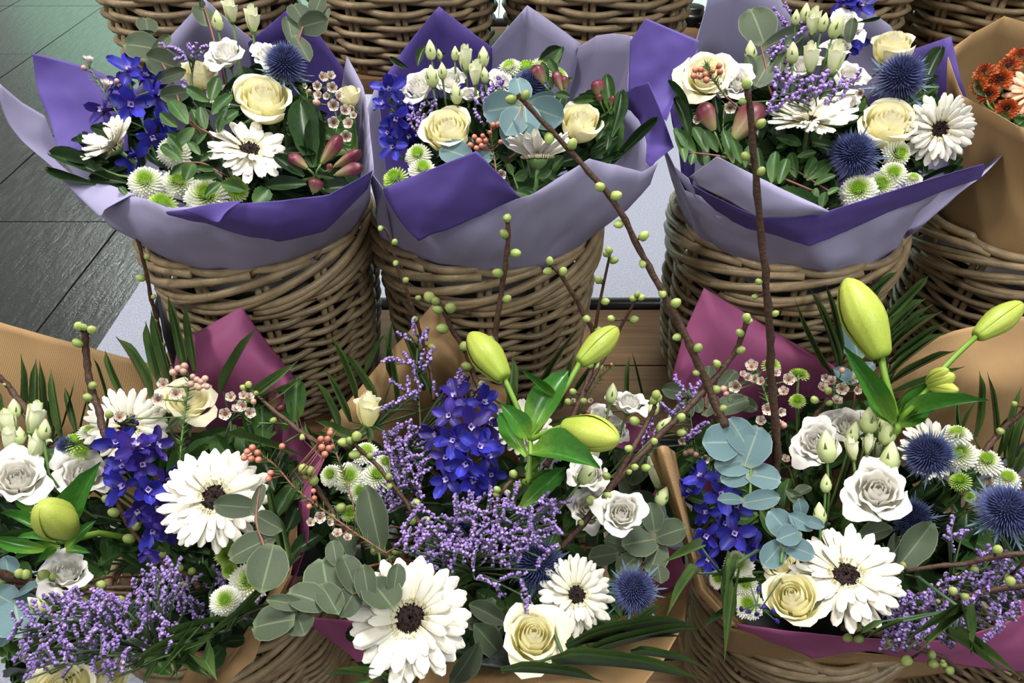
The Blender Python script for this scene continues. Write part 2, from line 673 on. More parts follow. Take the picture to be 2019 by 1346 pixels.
def sheet(label, material, patches, group=None, name='paper_sheet'):
    t = None
    for k, p in enumerate(patches):
        kw = p[1] if len(p) > 1 and isinstance(p[1], dict) else {}
        mb = patch(MB(), p[0], seed=k * 3.7, **kw)
        if t is None:
            t = thing(name, label, 'wrapping paper', Matrix.Translation(V(mb.v[-1])), group)
        o = part('paper_fold', mb.mesh('paper_fold', material), t, t.matrix_basis.inverted())
        so = o.modifiers.new('thickness', 'SOLIDIFY')
        so.thickness = 0.0006
        so.offset = 0
    return t


def arc(b, a0, a1, n, r=0.150, dz=-0.03):
    return [b.c(a0 + (a1 - a0) * i / (n - 1), r, dz) for i in range(n)]


b = K['m1']
ax = b.c(0, 0, 0)
B = dict(bulge=0.02, axis=ax)
sheet('lilac wrapping paper round the left bouquet with its long flap over the floor', 'lilac', [
    ([[(0, 163, .96), (45, 202, .98), (88, 228, 1.0), (115, 295, 1.0)], [(60, 292, .95), (85, 306, .96), (108, 318, .97), (130, 338, .98)], arc(b, 205, 180, 4)],),
    ([[(110, 343, .90), (190, 357, .88), (266, 383, .85)], [(140, 373, .88), (180, 398, .855), (236, 398, .84)], [(160, 392, .875), (196, 426, .835), (206, 414, .835)]], dict(crumple=0.001, soft=1)),
    ([[(120, 350, .93), (190, 402, .87), (266, 386, .845), (330, 410, .815), (450, 405, .80), (560, 397, .80), (660, 385, .815), (737, 338, .87)], arc(b, 200, 335, 8, .163, -.012)], dict(bulge=0.012, axis=ax, crumple=0.006)),
    ([[(112, 296, 1.03), (170, 250, 1.08), (250, 190, 1.14), (330, 120, 1.17)], arc(b, 190, 125, 4)], B),
    ([[(300, 110, 1.19), (365, 40, 1.21), (405, -2, 1.22), (445, 35, 1.22), (500, 80, 1.22)], arc(b, 150, 90, 5)], B),
    ([[(684, 110, 1.13), (700, 140, 1.09), (716, 172, 1.05), (728, 230, .98), (736, 338, .88)], arc(b, 50, -30, 5, .158)], dict(bulge=-0.005, axis=ax)),
])
sheet('purple wrapping paper round the left bouquet, corner standing up over the floor', 'purple', [
    ([[(62, 105, 1.10), (120, 118, 1.12), (180, 135, 1.14), (280, 180, 1.15)], [(76, 185, 1.07), (125, 200, 1.08), (180, 215, 1.09), (270, 250, 1.1)], [(112, 295, 1.01), (150, 305, 1.02), (190, 320, 1.03), (250, 340, 1.04)]], dict(crumple=0.003)),
    ([[(490, 85, 1.2), (572, 14, 1.22), (630, 70, 1.2), (688, 152, 1.16), (705, 190, 1.12)], arc(b, 105, 25, 5, .145)], B),
    ([[(330, 417, .80), (450, 403, .785), (560, 395, .785), (650, 383, .80), (737, 336, .865)], [(332, 421, .80), (430, 430, .785), (550, 440, .785), (645, 420, .80), (733, 358, .865)], [(336, 424, .803), (420, 444, .80), (545, 478, .81), (640, 454, .82), (726, 376, .87)]], dict(crumple=0.003)),
    ([[(362, 413, .79), (420, 401, .78), (480, 395, .783)], [(395, 424, .783), (425, 425, .772), (455, 410, .775)], [(408, 430, .78), (430, 437, .765), (440, 424, .77)]], dict(crumple=0.001, soft=1)),
])
b = K['m2']
ax = b.c(0, 0, 0)
B = dict(bulge=0.02, axis=ax)
sheet('lilac wrapping paper round the middle bouquet with two pale back corners', 'lilac', [
    ([[(955, 110, 1.22), (1040, 11, 1.24), (1146, 85, 1.2)], arc(b, 110, 60, 3)], B),
    ([[(1140, 92, 1.2), (1177, 69, 1.18), (1212, 66, 1.15), (1248, 73, 1.12), (1240, 130, 1.1), (1237, 176, 1.07)], arc(b, 70, 25, 6)], dict(bulge=0.03, axis=ax, crumple=0.003)),
    ([[(744, 160, 1.08), (724, 215, 1.04), (721, 290, .97), (737, 345, .91), (756, 372, .865)], arc(b, 165, 215, 5, .16)], dict(bulge=0.005, axis=ax)),
    ([[(757, 378, .87), (850, 350, .835), (940, 330, .82), (1015, 394, .80), (1050, 382, .80), (1100, 350, .81), (1162, 311, .83), (1215, 326, .855), (1266, 340, .88), (1297, 321, .91)], arc(b, 205, 345, 10, .163, -.012)], dict(bulge=0.012, axis=ax, crumple=0.006)),
    ([[(1230, 190, 1.04), (1270, 250, 1.0), (1290, 320, .93)], arc(b, 25, -20, 3, .158)],),
])
sheet('purple wrapping paper round the middle bouquet with a front flap and tall right corner', 'purple', [
    ([[(742, 172, 1.13), (756, 155, 1.15), (800, 92, 1.19), (866, 13, 1.22), (920, 55, 1.22), (970, 95, 1.21)], arc(b, 170, 95, 6, .145)], B),
    ([[(1243, 82, 1.11), (1274, 37, 1.12), (1330, 60, 1.1), (1379, 79, 1.08), (1345, 145, 1.05), (1322, 216, 1.02)], [(1240, 130, 1.10), (1262, 120, 1.10), (1300, 140, 1.08), (1340, 160, 1.06), (1325, 190, 1.04), (1318, 225, 1.01)], [(1236, 180, 1.08), (1245, 195, 1.07), (1270, 210, 1.05), (1290, 222, 1.03), (1300, 230, 1.02), (1312, 240, 1.0)]], dict(crumple=0.003)),
    ([[(1222, 190, 1.03), (1250, 172, 1.01), (1278, 162, .99), (1305, 225, .95), (1328, 290, .92), (1300, 312, .91), (1281, 328, .905)], [(1225, 205, 1.03), (1252, 205, 1.01), (1275, 215, .985), (1290, 255, .96), (1296, 285, .94), (1285, 305, .925), (1275, 318, .92)], [(1228, 210, 1.03), (1245, 218, 1.02), (1258, 235, 1.0), (1268, 260, .97), (1275, 285, .95), (1275, 300, .935), (1274, 315, .925)]], dict(crumple=0.002)),
    ([[(756, 372, .855), (850, 334, .81), (938, 297, .795), (985, 344, .785), (1026, 389, .785)], [(775, 412, .835), (840, 395, .805), (895, 380, .795), (965, 378, .79), (1020, 391, .79)], [(800, 448, .83), (822, 470, .82), (880, 450, .81), (950, 420, .80), (1012, 394, .795)]], dict(crumple=0.003)),
])
b = K['m3']
ax = b.c(0, 0, 0)
B = dict(bulge=0.02, axis=ax)
sheet('lilac wrapping paper round the right bouquet with a broad grey front flap', 'lilac', [
    ([[(1283, 195, 1.0), (1300, 268, .96), (1330, 330, .90), (1357, 352, .87)], arc(b, 175, 225, 4, .16)], dict(crumple=0.003)),
    ([[(1357, 350, .85), (1413, 310, .83), (1530, 366, .805), (1634, 415, .79)], [(1366, 358, .85), (1425, 355, .825), (1515, 395, .80), (1628, 417, .79)], [(1372, 364, .85), (1432, 392, .83), (1497, 425, .81), (1620, 419, .795)]], dict(crumple=0.003)),
    ([[(1306, 290, .96), (1350, 375, .885), (1450, 418, .86), (1590, 450, .83), (1720, 405, .845), (1800, 380, .87), (1860, 350, .91)], arc(b, 200, 345, 7, .163, -.012)], dict(bulge=0.008, axis=ax, crumple=0.005)),
    ([[(1905, 238, 1.06), (1960, 246, 1.02), (2024, 257, .98), (1978, 305, .95), (1932, 352, .90)], arc(b, 25, -30, 5, .158)],),
    ([[(1560, 60, 1.23), (1685, 31, 1.22), (1716, 23, 1.21), (1755, 50, 1.2), (1788, 98, 1.19)], arc(b, 105, 55, 5)], B),
    ([[(1372, 90, 1.17), (1388, 30, 1.2), (1402, -30, 1.22), (1460, -50, 1.23), (1530, -15, 1.23), (1575, 60, 1.22)], arc(b, 155, 90, 6)], B),
    ([[(1410, 425, .87), (1475, 440, .865), (1530, 465, .85)], arc(b, 235, 265, 3, .163, -.01)],),
])
sheet('purple wrapping paper round the right bouquet, band pointing down over the basket rim', 'purple', [
    ([[(1780, 102, 1.18), (1874, 72, 1.15), (1893, 150, 1.1), (1918, 238, 1.06)], arc(b, 65, 10, 4, .145)], B),
    ([[(1358, 362, .862), (1430, 398, .835), (1497, 427, .815), (1633, 415, .798), (1750, 378, .815), (1939, 323, .86)], [(1385, 390, .868), (1445, 418, .842), (1505, 440, .82), (1612, 447, .803), (1735, 404, .825), (1935, 337, .87)], [(1425, 432, .872), (1470, 450, .85), (1530, 462, .83), (1592, 480, .81), (1722, 430, .84), (1929, 352, .88)]], dict(crumple=0.003)),
    ([[(1322, 216, 1.08), (1345, 150, 1.12), (1375, 95, 1.15)], arc(b, 180, 150, 3, .15)],),
])
b = K['m4']
ax = b.c(0, 0, 0)
sheet('brown kraft wrapping paper round the orange bouquet at the right edge', 'kraft', [
    ([[(1868, 102, 1.16), (1925, 62, 1.2), (1980, 33, 1.22), (2070, 60, 1.22), (2160, 120, 1.15)], arc(b, 175, 50, 5)], dict(bulge=0.02, axis=ax)),
    ([[(1866, 104, 1.15), (1883, 150, 1.08), (1898, 189, 1.02), (1950, 217, .97), (2010, 250, .92), (2100, 262, .9)], arc(b, 172, 290, 6, .16)], dict(crumple=0.003)),
    ([[(1898, 192, 1.04), (1950, 222, 1.0), (2030, 262, .95)], arc(b, 195, 250, 3, .14)], dict(crumple=0.003)),
])
# lowest row
b = K['f1']
ax = b.c(0, 0, 0)
sheet('kraft wrapping paper of the lower left bouquet, long straight edge over the floor', 'kraft', [
    ([[(-120, 600, .86), (0, 636, .85), (150, 678, .84), (335, 727, .82)], [(-100, 820, .80), (10, 850, .79), (160, 870, .78), (340, 880, .77)], arc(b, 160, 70, 4, .14)], dict(crumple=0.004)),
    ([[(588, 1000, .62), (584, 1080, .57), (572, 1135, .54), (535, 1200, .51), (503, 1298, .47), (440, 1352, .45), (330, 1420, .43)], [(575, 1030, .61), (563, 1110, .57), (545, 1165, .54), (505, 1235, .51), (478, 1278, .485), (415, 1350, .46), (310, 1400, .44)], [(560, 1060, .62), (548, 1130, .585), (525, 1180, .56), (480, 1250, .535), (456, 1290, .51), (395, 1352, .49), (300, 1390, .46)]], dict(crumple=0.002)),
    ([[(572, 1135, .545), (535, 1200, .515), (485, 1280, .485), (420, 1350, .465), (330, 1400, .44)], arc(b, 350, 270, 5, .15, 0)], dict(crumple=0.003)),
])
sheet('mauve wrapping paper of the lower left bouquet, corner pointing up against the wicker', 'mauve', [
    ([[(342, 728, .80), (352, 674, .81), (476, 604, .83), (530, 680, .82), (582, 745, .80)], [(380, 790, .77), (400, 770, .77), (470, 745, .78), (520, 760, .77), (570, 790, .76)], arc(b, 100, 40, 5, .14)], dict(crumple=0.004)),
    ([[(583, 800, .70), (600, 870, .67), (640, 905, .64), (615, 960, .62), (607, 1065, .575), (575, 1165, .54)], [(570, 820, .72), (575, 890, .69), (590, 930, .66), (585, 980, .64), (592, 1060, .59), (568, 1160, .555)], [(560, 840, .74), (555, 900, .71), (545, 935, .69), (560, 990, .67), (580, 1050, .62), (560, 1150, .58)]], dict(crumple=0.004)),
])
b = K['f2']
ax = b.c(0, 0, 0)
sheet('brown kraft wrapping paper of the lower middle bouquet with a peak before the wicker', 'kraft', [
    ([[(632, 850, .73), (740, 728, .785), (862, 590, .825), (900, 660, .82), (940, 742, .80), (1010, 770, .79)], [(690, 900, .70), (770, 830, .74), (860, 760, .77), (905, 780, .76), (950, 820, .75), (1010, 840, .74)], arc(b, 165, 70, 6, .14)], dict(crumple=0.004)),
    ([[(855, 665, .80), (880, 655, .80), (905, 690, .795), (935, 745, .785)], [(850, 720, .79), (880, 720, .79), (910, 740, .785), (945, 775, .775)], [(860, 780, .77), (885, 780, .77), (915, 790, .77), (950, 800, .765)]], dict(crumple=0.002)),
    ([[(1356, 1150, .56), (1350, 1230, .50), (1310, 1300, .46), (1265, 1352, .43), (1150, 1400, .40), (980, 1420, .38), (780, 1420, .39)], [(1290, 1170, .57), (1270, 1230, .54), (1240, 1265, .51), (1190, 1300, .49), (1090, 1320, .47), (970, 1330, .46), (830, 1340, .46)], [b.c(a, .13, -.05) for a in (5, -20, -45, -65, -85, -110, -140)]], dict(crumple=0.005)),
])
sheet('mauve wrapping paper of the lower middle bouquet beside the big white gerbera', 'mauve', [
    ([[(597, 1214, .53), (650, 1218, .515), (730, 1225, .50)], [(615, 1228, .525), (668, 1262, .505), (740, 1280, .49)], [(630, 1240, .52), (705, 1302, .49), (760, 1330, .47)]], dict(crumple=0.003)),
    ([[(1285, 1060, .60), (1340, 1090, .57), (1362, 1150, .555)], [(1285, 1120, .59), (1325, 1140, .57), (1352, 1178, .55)], [(1290, 1190, .56), (1320, 1192, .56), (1345, 1190, .55)]], dict(crumple=0.003)),
    ([[(1170, 840, .74), (1240, 830, .74), (1300, 850, .73)], [(1180, 900, .72), (1240, 900, .72), (1300, 910, .71)], [(1190, 950, .70), (1250, 960, .69), (1300, 980, .68)]],),
])
b = K['f3']
ax = b.c(0, 0, 0)
sheet('mauve wrapping paper of the lower right bouquet, tall peak and low front edge', 'mauve', [
    ([[(1322, 752, .775), (1348, 655, .80), (1388, 567, .825), (1500, 638, .82), (1560, 672, .81), (1650, 725, .79)], [(1350, 800, .76), (1375, 760, .77), (1420, 720, .78), (1510, 730, .78), (1570, 745, .775), (1650, 780, .765)], arc(b, 160, 90, 6, .14)], dict(crumple=0.004)),
    ([[(1452, 1228, .49), (1560, 1243, .48), (1650, 1253, .475), (1760, 1262, .48), (1880, 1262, .495), (1960, 1235, .52), (2040, 1200, .55)], [(1452, 1232, .492), (1562, 1258, .482), (1640, 1272, .477), (1750, 1282, .483), (1880, 1288, .5), (1960, 1280, .515), (2040, 1270, .53)], [(1452, 1236, .496), (1565, 1278, .488), (1602, 1296, .485), (1690, 1278, .49), (1800, 1300, .5), (1950, 1316, .515), (2060, 1330, .525)]], dict(crumple=0.002)),
    ([[(1960, 1225, .545), (2010, 1185, .57), (2080, 1160, .59)], [(1960, 1250, .535), (2010, 1240, .545), (2080, 1230, .555)], [(1960, 1270, .525), (2010, 1270, .53), (2080, 1280, .535)]],),
])
sheet('brown kraft wrapping paper of the lower right bouquet with a rolled left edge', 'kraft', [
    ([[(1700, 737, .79), (1780, 690, .80), (1880, 652, .815), (2003, 622, .825), (2100, 640, .82)], [(1740, 800, .765), (1800, 800, .765), (1890, 800, .765), (2000, 800, .765), (2100, 800, .765)], arc(b, 95, 20, 5, .15)], dict(crumple=0.006)),
    ([[(1281, 897, .62), (1326, 1010, .58), (1355, 1095, .545), (1372, 1165, .515), (1438, 1236, .49)], [(1305, 880, .60), (1340, 1000, .565), (1362, 1090, .535), (1384, 1160, .51), (1446, 1230, .488)], [(1332, 890, .64), (1353, 1000, .60), (1372, 1090, .56), (1396, 1165, .525), (1456, 1230, .495)]], dict(crumple=0.0015)),
    ([[(1440, 1237, .505), (1560, 1268, .50), (1680, 1274, .50), (1800, 1284, .51), (1940, 1302, .53)], [(1425, 1280, .56), (1540, 1325, .545), (1660, 1350, .535), (1780, 1340, .545), (1890, 1320, .565)]], dict(crumple=0.001)),
    ([[(1352, 1120, .545), (1380, 1180, .52), (1452, 1238, .50), (1560, 1262, .495), (1640, 1280, .49), (1800, 1296, .505), (1960, 1318, .525)], arc(b, 195, 320, 7, .158, -.008)], dict(crumple=0.002)),
])
# ------------------------------------------------------------------ plant materials
M['leaf_dark'] = mat('dark_leaf', [(0, '2c4222'), (0.5, '1b2e17'), (1, '21371b')], 0.36, var=0.35, trans=0.08, spec=0.3, nscale=20, namt=0.3, rib='3f5830')
M['leaf_mid'] = mat('green_leaf', [(0, '4d6a34'), (0.5, '314f25'), (1, '385728')], 0.42, var=0.25, trans=0.12, spec=0.3, nscale=20, namt=0.2, rib='5c7846')
M['leaf_lily'] = mat('lily_leaf', [(0, '7ba03c'), (0.4, '3f7429'), (1, '2f6325')], 0.28, var=0.15, trans=0.12, nscale=14, namt=0.2, rib='578a3a')
M['blade'] = mat('palm_blade', [(0, '5a7040'), (0.5, '40592e'), (1, '546b38')], 0.42, var=0.3, trans=0.14, spec=0.3, nscale=20, namt=0.2, rib='6f8850')
M['euca'] = mat('eucalyptus_leaf', [(0, '5e6a4c'), (0.15, '454f3f'), (0.9, '48543f'), (1, '667458')], 0.6, var=0.25, trans=0.08, spec=0.2, nscale=90, namt=0.28, rib='6f7c5e', edge='7a8868')
M['euca_blue'] = mat('blue_eucalyptus_leaf', [(0, '7f8c74'), (0.15, '5b7478'), (0.9, '5f797d'), (1, '7f9292')], 0.6, var=0.2, trans=0.08, spec=0.18, nscale=90, namt=0.22, rib='8a9a88', edge='8fa09e')
M['stem'] = mat('green_stem', '5f7d42', 0.5, var=0.15)
M['stem_dark'] = mat('dark_stem', '3f5a3a', 0.5, var=0.15)
M['red_stem'] = mat('reddish_stem', '7c5145', 0.5)
M['twig'] = mat('twig_bark', '4a3529', 0.55, var=0.15, nscale=180, namt=0.4, bump=0.4, bscale=250)
M['bud'] = mat('leaf_bud', [(0, '5c4a2c'), (0.22, '84934a'), (0.6, 'a0b566'), (1, 'a9a868')], 0.45, var=0.25, trans=0.08)
M['white'] = mat('white_petal', [(0, 'dadab0'), (0.25, 'e8e6da'), (1, 'ece9e3')], 0.5, var=0.03, trans=0.2, spec=0.25, nscale=30, namt=0.04)
M['gerb'] = mat('gerbera_petal', [(0, 'd0c99e'), (0.3, 'dcd8c4'), (1, 'e3dfd3')], 0.42, var=0.07, trans=0.07, spec=0.3, nscale=40, namt=0.07)
M['cream'] = mat('cream_rose_petal', [(0, 'f9f2a6'), (0.35, 'f8f2b6'), (0.8, 'f6f1cc'), (1, 'f1edd4')], 0.5, var=0.03, trans=0.32, spec=0.25, nscale=30, namt=0.04)
M['pale_bud'] = mat('pale_green_bud', [(0, 'a3b76a'), (0.3, 'c9d692'), (0.75, 'dfe4b4'), (1, 'c9d694')], 0.5, var=0.06, trans=0.15)
M['half_bloom'] = mat('half_open_petal', [(0, 'b9c886'), (0.35, 'dde2b4'), (0.85, 'eff0d6'), (1, 'dfe6ae')], 0.5, var=0.04, trans=0.2)
M['disc'] = mat('gerbera_disc', '1c0a08', 0.8, nscale=200, namt=0.5, island=0.4)
M['fringe'] = mat('gerbera_fringe', [(0, 'd8cf98'), (0.6, 'f2ebcb'), (1, 'f0e2b0')], 0.6, island=0.08)
M['delph'] = mat('delphinium_petal', [(0, '3c2a88'), (0.4, '302e9c'), (0.8, '3638ae'), (1, '4a44a4')], 0.45, var=0.4, trans=0.22, nscale=50, namt=0.3)
M['delph_violet'] = mat('violet_delphinium_petal', [(0, '3a2268'), (0.4, '34267c'), (0.8, '392a8a'), (1, '55398a')], 0.45, var=0.35, trans=0.22, nscale=50, namt=0.3)
M['eye'] = mat('delphinium_eye', 'b9b0dc', 0.5)
M['spike'] = mat('thistle_spike', [(0, '2c3150'), (0.45, '4d5688'), (0.8, '7880aa'), (1, 'a6abc2')], 0.45, island=0.3)
M['thistle_core'] = mat('thistle_core', '2c3358', 0.7)
M['bract'] = mat('thistle_bract', [(0, '5f7a70'), (0.5, '577083'), (1, '7488a0')], 0.45, var=0.15)
M['santini'] = mat('button_chrysanthemum', [(0, '9fc23a'), (0.3, 'cfe08c'), (0.55, 'eef1dc'), (1, 'f4f4ea')], 0.5, trans=0.15, island=0.05)
M['santini_green'] = mat('green_chrysanthemum', [(0, '86b02a'), (0.5, 'a4c64a'), (1, 'c4d884')], 0.5, trans=0.15, island=0.06)
M['santini_eye'] = mat('chrysanthemum_eye', [(0, '6f9c1e'), (1, 'a2cc38')], 0.5, island=0.12)
M['orange'] = mat('orange_chrysanthemum', [(0, '6a2510'), (0.5, 'a5471c'), (1, 'b65a2a')], 0.5, var=0.1, trans=0.15)
M['peach'] = mat('peach_petal', [(0, 'd98a5e'), (0.4, 'edb48e'), (1, 'f3c8aa')], 0.5, var=0.04, trans=0.2)
M['wax'] = mat('waxflower_petal', [(0, 'cbb6a4'), (0.4, 'ddd3ca'), (1, 'e4dcd4')], 0.4, var=0.06, trans=0.15)
M['wax_eye'] = mat('waxflower_eye', [(0, '5c3028'), (0.5, '7d5446'), (1, 'c4b89a')], 0.5, var=0.25)
M['wax_bud'] = mat('waxflower_bud', [(0, '9a8a5a'), (0.4, 'b98a7a'), (1, 'cfa79a')], 0.35, var=0.15)
M['wax_red'] = mat('waxflower_red_bud', [(0, '95603c'), (0.4, 'a85a48'), (1, 'c88a74')], 0.35, var=0.25)
M['statice'] = mat('statice_floret', [(0, '5a4682'), (0.35, '8268ae'), (1, 'b59ad2')], 0.55, island=0.3, trans=0.1)
M['statice_stem'] = mat('statice_stem', '46583c', 0.55)
M['alstro'] = mat('alstroemeria_bud', [(0, '7f8a48'), (0.25, '857452'), (0.5, '682a38'), (0.85, '481622'), (1, '6b6a38')], 0.42, var=0.15, nscale=60, namt=0.6, stretch=(9, 9, 0.5))
M['lily'] = mat('lily_bud', [(0, '7e9a34'), (0.25, 'a0b246'), (0.75, 'b2bd54'), (1, 'a4b452')], 0.42, var=0.08, trans=0.08, nscale=40, namt=0.15, stretch=(3, 3, 0.4))
M['needle'] = mat('waxflower_needle', '4c6a34', 0.5, island=0.2)
M['sachet'] = mat('grey_sachet', '262c29', 0.35, nscale=220, namt=0.5)
M['lily_stem'] = mat('lily_stem', '6f9434', 0.45)

# ------------------------------------------------------------------ plant meshes
def wprof(keys, t):
    for (a, x), (b, y) in zip(keys, keys[1:]):
        if t <= b:
            f = (t - a) / (b - a)
            f = f * f * (3 - 2 * f)
            return x + (y - x) * f
    return keys[-1][1]


def petal(L, Wd, keys, a0=0.0, bend=0.0, cup=0.0, ruf=0.0, nu=4, nv=6, y0=0.0, ridge=0.0, ph=0.0, saw=0, curl=0.0, fold=0.0):
    mb = MB()
    ang, y, z = a0, y0, 0.0
    cl = []
    for i in range(nv + 1):
        cl.append((y, z, ang))
        t = i / nv
        y += cos(ang) * L / nv
        z += sin(ang) * L / nv
        ang += bend / nv + curl * 3 * t * t / nv

    def fn(u, t):
        i = int(round(t * nv))
        y, z, a = cl[i]
        w = wprof(keys, t) * Wd / 2
        if saw and i % 2 and 0.1 < t < 0.95:
            w *= 1 + saw
        h = cup * Wd * u * u * min(1, 2 * t) + ridge * cos(3 * pi * u) * Wd + ruf * L * sin(7 * u + ph + 5 * t) * t * t + fold * abs(u) * w
        return (u * w, y - sin(a) * h, z + cos(a) * h)
    return mb.grid(fn, nu, nv)


KP_STRAP = [(0, .35), (.3, .8), (.7, 1), (.88, .85), (.96, .5), (1, .18)]
KP_OVATE = [(0, .22), (.3, .8), (.55, 1), (.8, .8), (1, .1)]
KP_ROUND = [(0, .3), (.2, .78), (.5, 1), (.8, .86), (.94, .5), (1, .15)]
KP_LANCE = [(0, .25), (.3, .9), (.45, 1), (.75, .62), (1, .03)]
KP_BLADE = [(0, .45), (.25, 1), (.6, .85), (1, .03)]
KP_LEAFLET = [(0, .15), (.25, .78), (.5, 1), (.8, .7), (1, .1)]

# gerbera: radius 1, facing +Z
KP_GERB = [(0, .35), (.35, .80), (.65, 1), (.85, .94), (.95, .68), (1, .28)]
G_P = [petal(.80, .185, KP_GERB, .10, -.22, -.16, 0, 6, 8, .2, .06).mesh('petal', 'gerb'),
       petal(.70, .175, KP_GERB, .30, -.36, -.16, 0, 6, 8, .2, .06).mesh('petal', 'gerb'),
       petal(.50, .14, KP_GERB, .50, -.42, -.14, 0, 6, 6, .19, .05).mesh('petal', 'gerb')]
PEACH_P = []
for me in G_P:
    c = me.copy()
    c.materials.clear()
    c.materials.append(M['peach'])
    PEACH_P.append(c)


def gerb_fringe():
    mb = MB()
    q = random.Random(2)
    for k in range(170):
        r = q.choice((.235, .25, .265, .285, .31, .34, .37))
        p = petal(.085 + .03 * (r < .26), .02, [(0, 1), (.6, .8), (1, 1.1)], 1.15 - 2.2 * (r - .235) + q.uniform(-.15, .15), .25, .3, nu=2, nv=2)
        w = q.uniform(0, 2 * pi)
        mb.add(p, Matrix.Rotation(w, 4, 'Z') @ Matrix.Translation((0, r, .02 + .02 * q.random())))
    return mb.mesh('fringe', 'fringe')


def gerb_disc():
    mb = MB().lathe([(.2, 0), (.19, .03), (.12, .05), (0.02, .045)], 16)
    q = random.Random(4)
    for k in range(90):
        r = .185 * sqrt(q.random())
        w = q.uniform(0, 6.3)
        mb.add(MB().lathe([(.011, 0), (.012, .03), (.001, .045)], 4), Matrix.Translation((r * cos(w), r * sin(w), .03)))
    return mb.mesh('disc', 'disc')


GF, GD = gerb_fringe(), gerb_disc()

CUP = MB().lathe([(.04, -.22), (.14, -.17), (.22, -.08), (.27, .01), (.2, .01)], 14, bump=lambda w, t: .06 * sin(9 * w)).mesh('calyx', 'stem')


def rosep(n, flare=1.0, ruf=0.0, h=1.0, matn='cream', inner=.10, tight=1.0, nu=8, nv=7, seed=1, drop=.30, rolla=.38):
    out = []
    q = random.Random(seed)
    for k in range(n):
        f = k / (n - 1)
        r0, rm = .06 + .20 * f, inner + (.60 - inner) * f * tight
        rt = inner * .7 + (.98 * flare - inner * .7) * (f ** 1.5)
        zt = h * (1.0 - drop * f ** 1.6)
        dl = radians(80 - 26 * f)
        ph = q.uniform(0, 6)
        th = k * 2.39996
        roll = max(0, f - .35) * rolla * flare

        def fn(u, t):
            e = 1 - (.05 + .16 * f) * abs(u) ** 2.6 + .03 * f * max(0, 1 - abs(u) * 4)
            tt = t * e
            if tt < .55:
                g = tt / .55
                r = r0 + (rm - r0) * sin(g * pi / 2)
                z = .52 * h * g
            else:
                g = (tt - .55) / .45
                r = rm + (rt - rm) * g * g
                z = .52 * h + (zt - .52 * h) * g
            c = max(0, tt - .8) / .2
            r += roll * c * c * .55
            z -= roll * c * c * .62
            r *= 1 + .075 * u
            r += ruf * sin(8 * u + ph) * t * t * (.4 + f)
            z += ruf * cos(9 * u + ph * 2) * t * t * (.3 + f)
            w = th + u * dl * min(1, .45 + 1.1 * t)
            return (r * cos(w), r * sin(w), z)
        out.append(MB().grid(fn, nu, nv).mesh('petal', matn))
    return out


ROSES = [rosep(18, .90, .014, 1.30, seed=1, inner=.10, tight=1.38, drop=.22, rolla=.42), rosep(16, .86, .016, 1.42, seed=5, inner=.12, tight=1.34, drop=.20, rolla=.40), rosep(20, 1.0, .018, 1.12, seed=9, tight=1.2, drop=.40)]
ROSE_BUD = rosep(10, .66, .01, 1.45, seed=3, inner=.14, tight=.78)
LISI = [rosep(16, 1.02, .042, .92, 'white', .10, 1.15, nu=16, nv=9, seed=11, drop=.24), rosep(14, 1.05, .055, .85, 'white', .14, 1.15, nu=16, nv=9, seed=14, drop=.22)]
HALF = rosep(6, .62, .03, 1.7, 'half_bloom', .2, .72, seed=8)
SEPAL = petal(.62, .22, KP_LANCE, -.9, .5, .1).mesh('sepal', 'leaf_mid')
CALYX = MB().lathe([(.05, -.22), (.15, -.16), (.2, -.06), (.24, .05), (.2, .06)], 10).mesh('calyx', 'stem')


def ovoid(prof, n=10, bump=None, m='bud', name='bud'):
    return MB().lathe(prof, n, bump=bump).mesh(name, m)


LBUD = ovoid([(.04, 0), (.16, .03), (.26, .2), (.29, .42), (.22, .66), (.12, .85), (.03, 1.0), (0, 1.01)], 12, lambda w, t: .10 * sin(5 * w + 5 * t), 'pale_bud')
LSEP = petal(.75, .12, KP_LANCE, 1.25, .2, .1, nu=2, nv=4, y0=.15).mesh('sepal', 'stem')
TBUD = ovoid([(.18, 0), (.34, .12), (.42, .4), (.36, .7), (.18, .93), (0, 1.0)], 8, lambda w, t: .06 * sin(3 * w), 'bud')
WBUD = ovoid([(.12, 0), (.3, .12), (.42, .45), (.40, .75), (.2, .97), (0, 1.0)], 8, None, 'wax_bud')
WRED = ovoid([(.12, 0), (.3, .12), (.42, .45), (.40, .75), (.2, .97), (0, 1.0)], 8, None, 'wax_red')
LP = [(.02, 0), (.075, .01), (.10, .05), (.118, .12), (.15, .26), (.178, .42), (.182, .54), (.165, .68), (.135, .80), (.098, .90), (.055, .965), (.02, .995), (0, 1)]
_l = MB()
for k in range(3):
    def lobe(u, t, k=k):
        i = min(int(t * 12), 11)
        f = t * 12 - i
        r, z = LP[i][0] * (1 - f) + LP[i + 1][0] * f, LP[i][1] * (1 - f) + LP[i + 1][1] * f
        r *= 1.0 + .13 * (1 - u * u) + .075 * u - .05 * max(0, 1 - abs(u) * 5)
        w = 2 * pi * k / 3 + u * radians(66)
        return (r * cos(w), r * sin(w), z)
    _l.grid(lobe, 16, 24)
LILY = _l.mesh('bud', 'lily')
ALS = ovoid([(.05, 0), (.08, .06), (.12, .2), (.18, .42), (.215, .62), (.20, .78), (.14, .92), (.05, 1), (0, 1)], 18, lambda w, t: .10 * cos(3 * w + 1.5 * t) + .05 * cos(6 * w), 'alstro')

D_SEP = [petal(.74, .46, KP_ROUND, .35 - .2 * (k > 0), .35 - .7 * (k > 0), .22, .05, 5, 6, .06, ph=k).mesh('sepal', 'delph') for k in (0, 2)]
D_SEPV = []
for me in D_SEP:
    c = me.copy()
    c.materials.clear()
    c.materials.append(M['delph_violet'])
    D_SEPV.append(c)


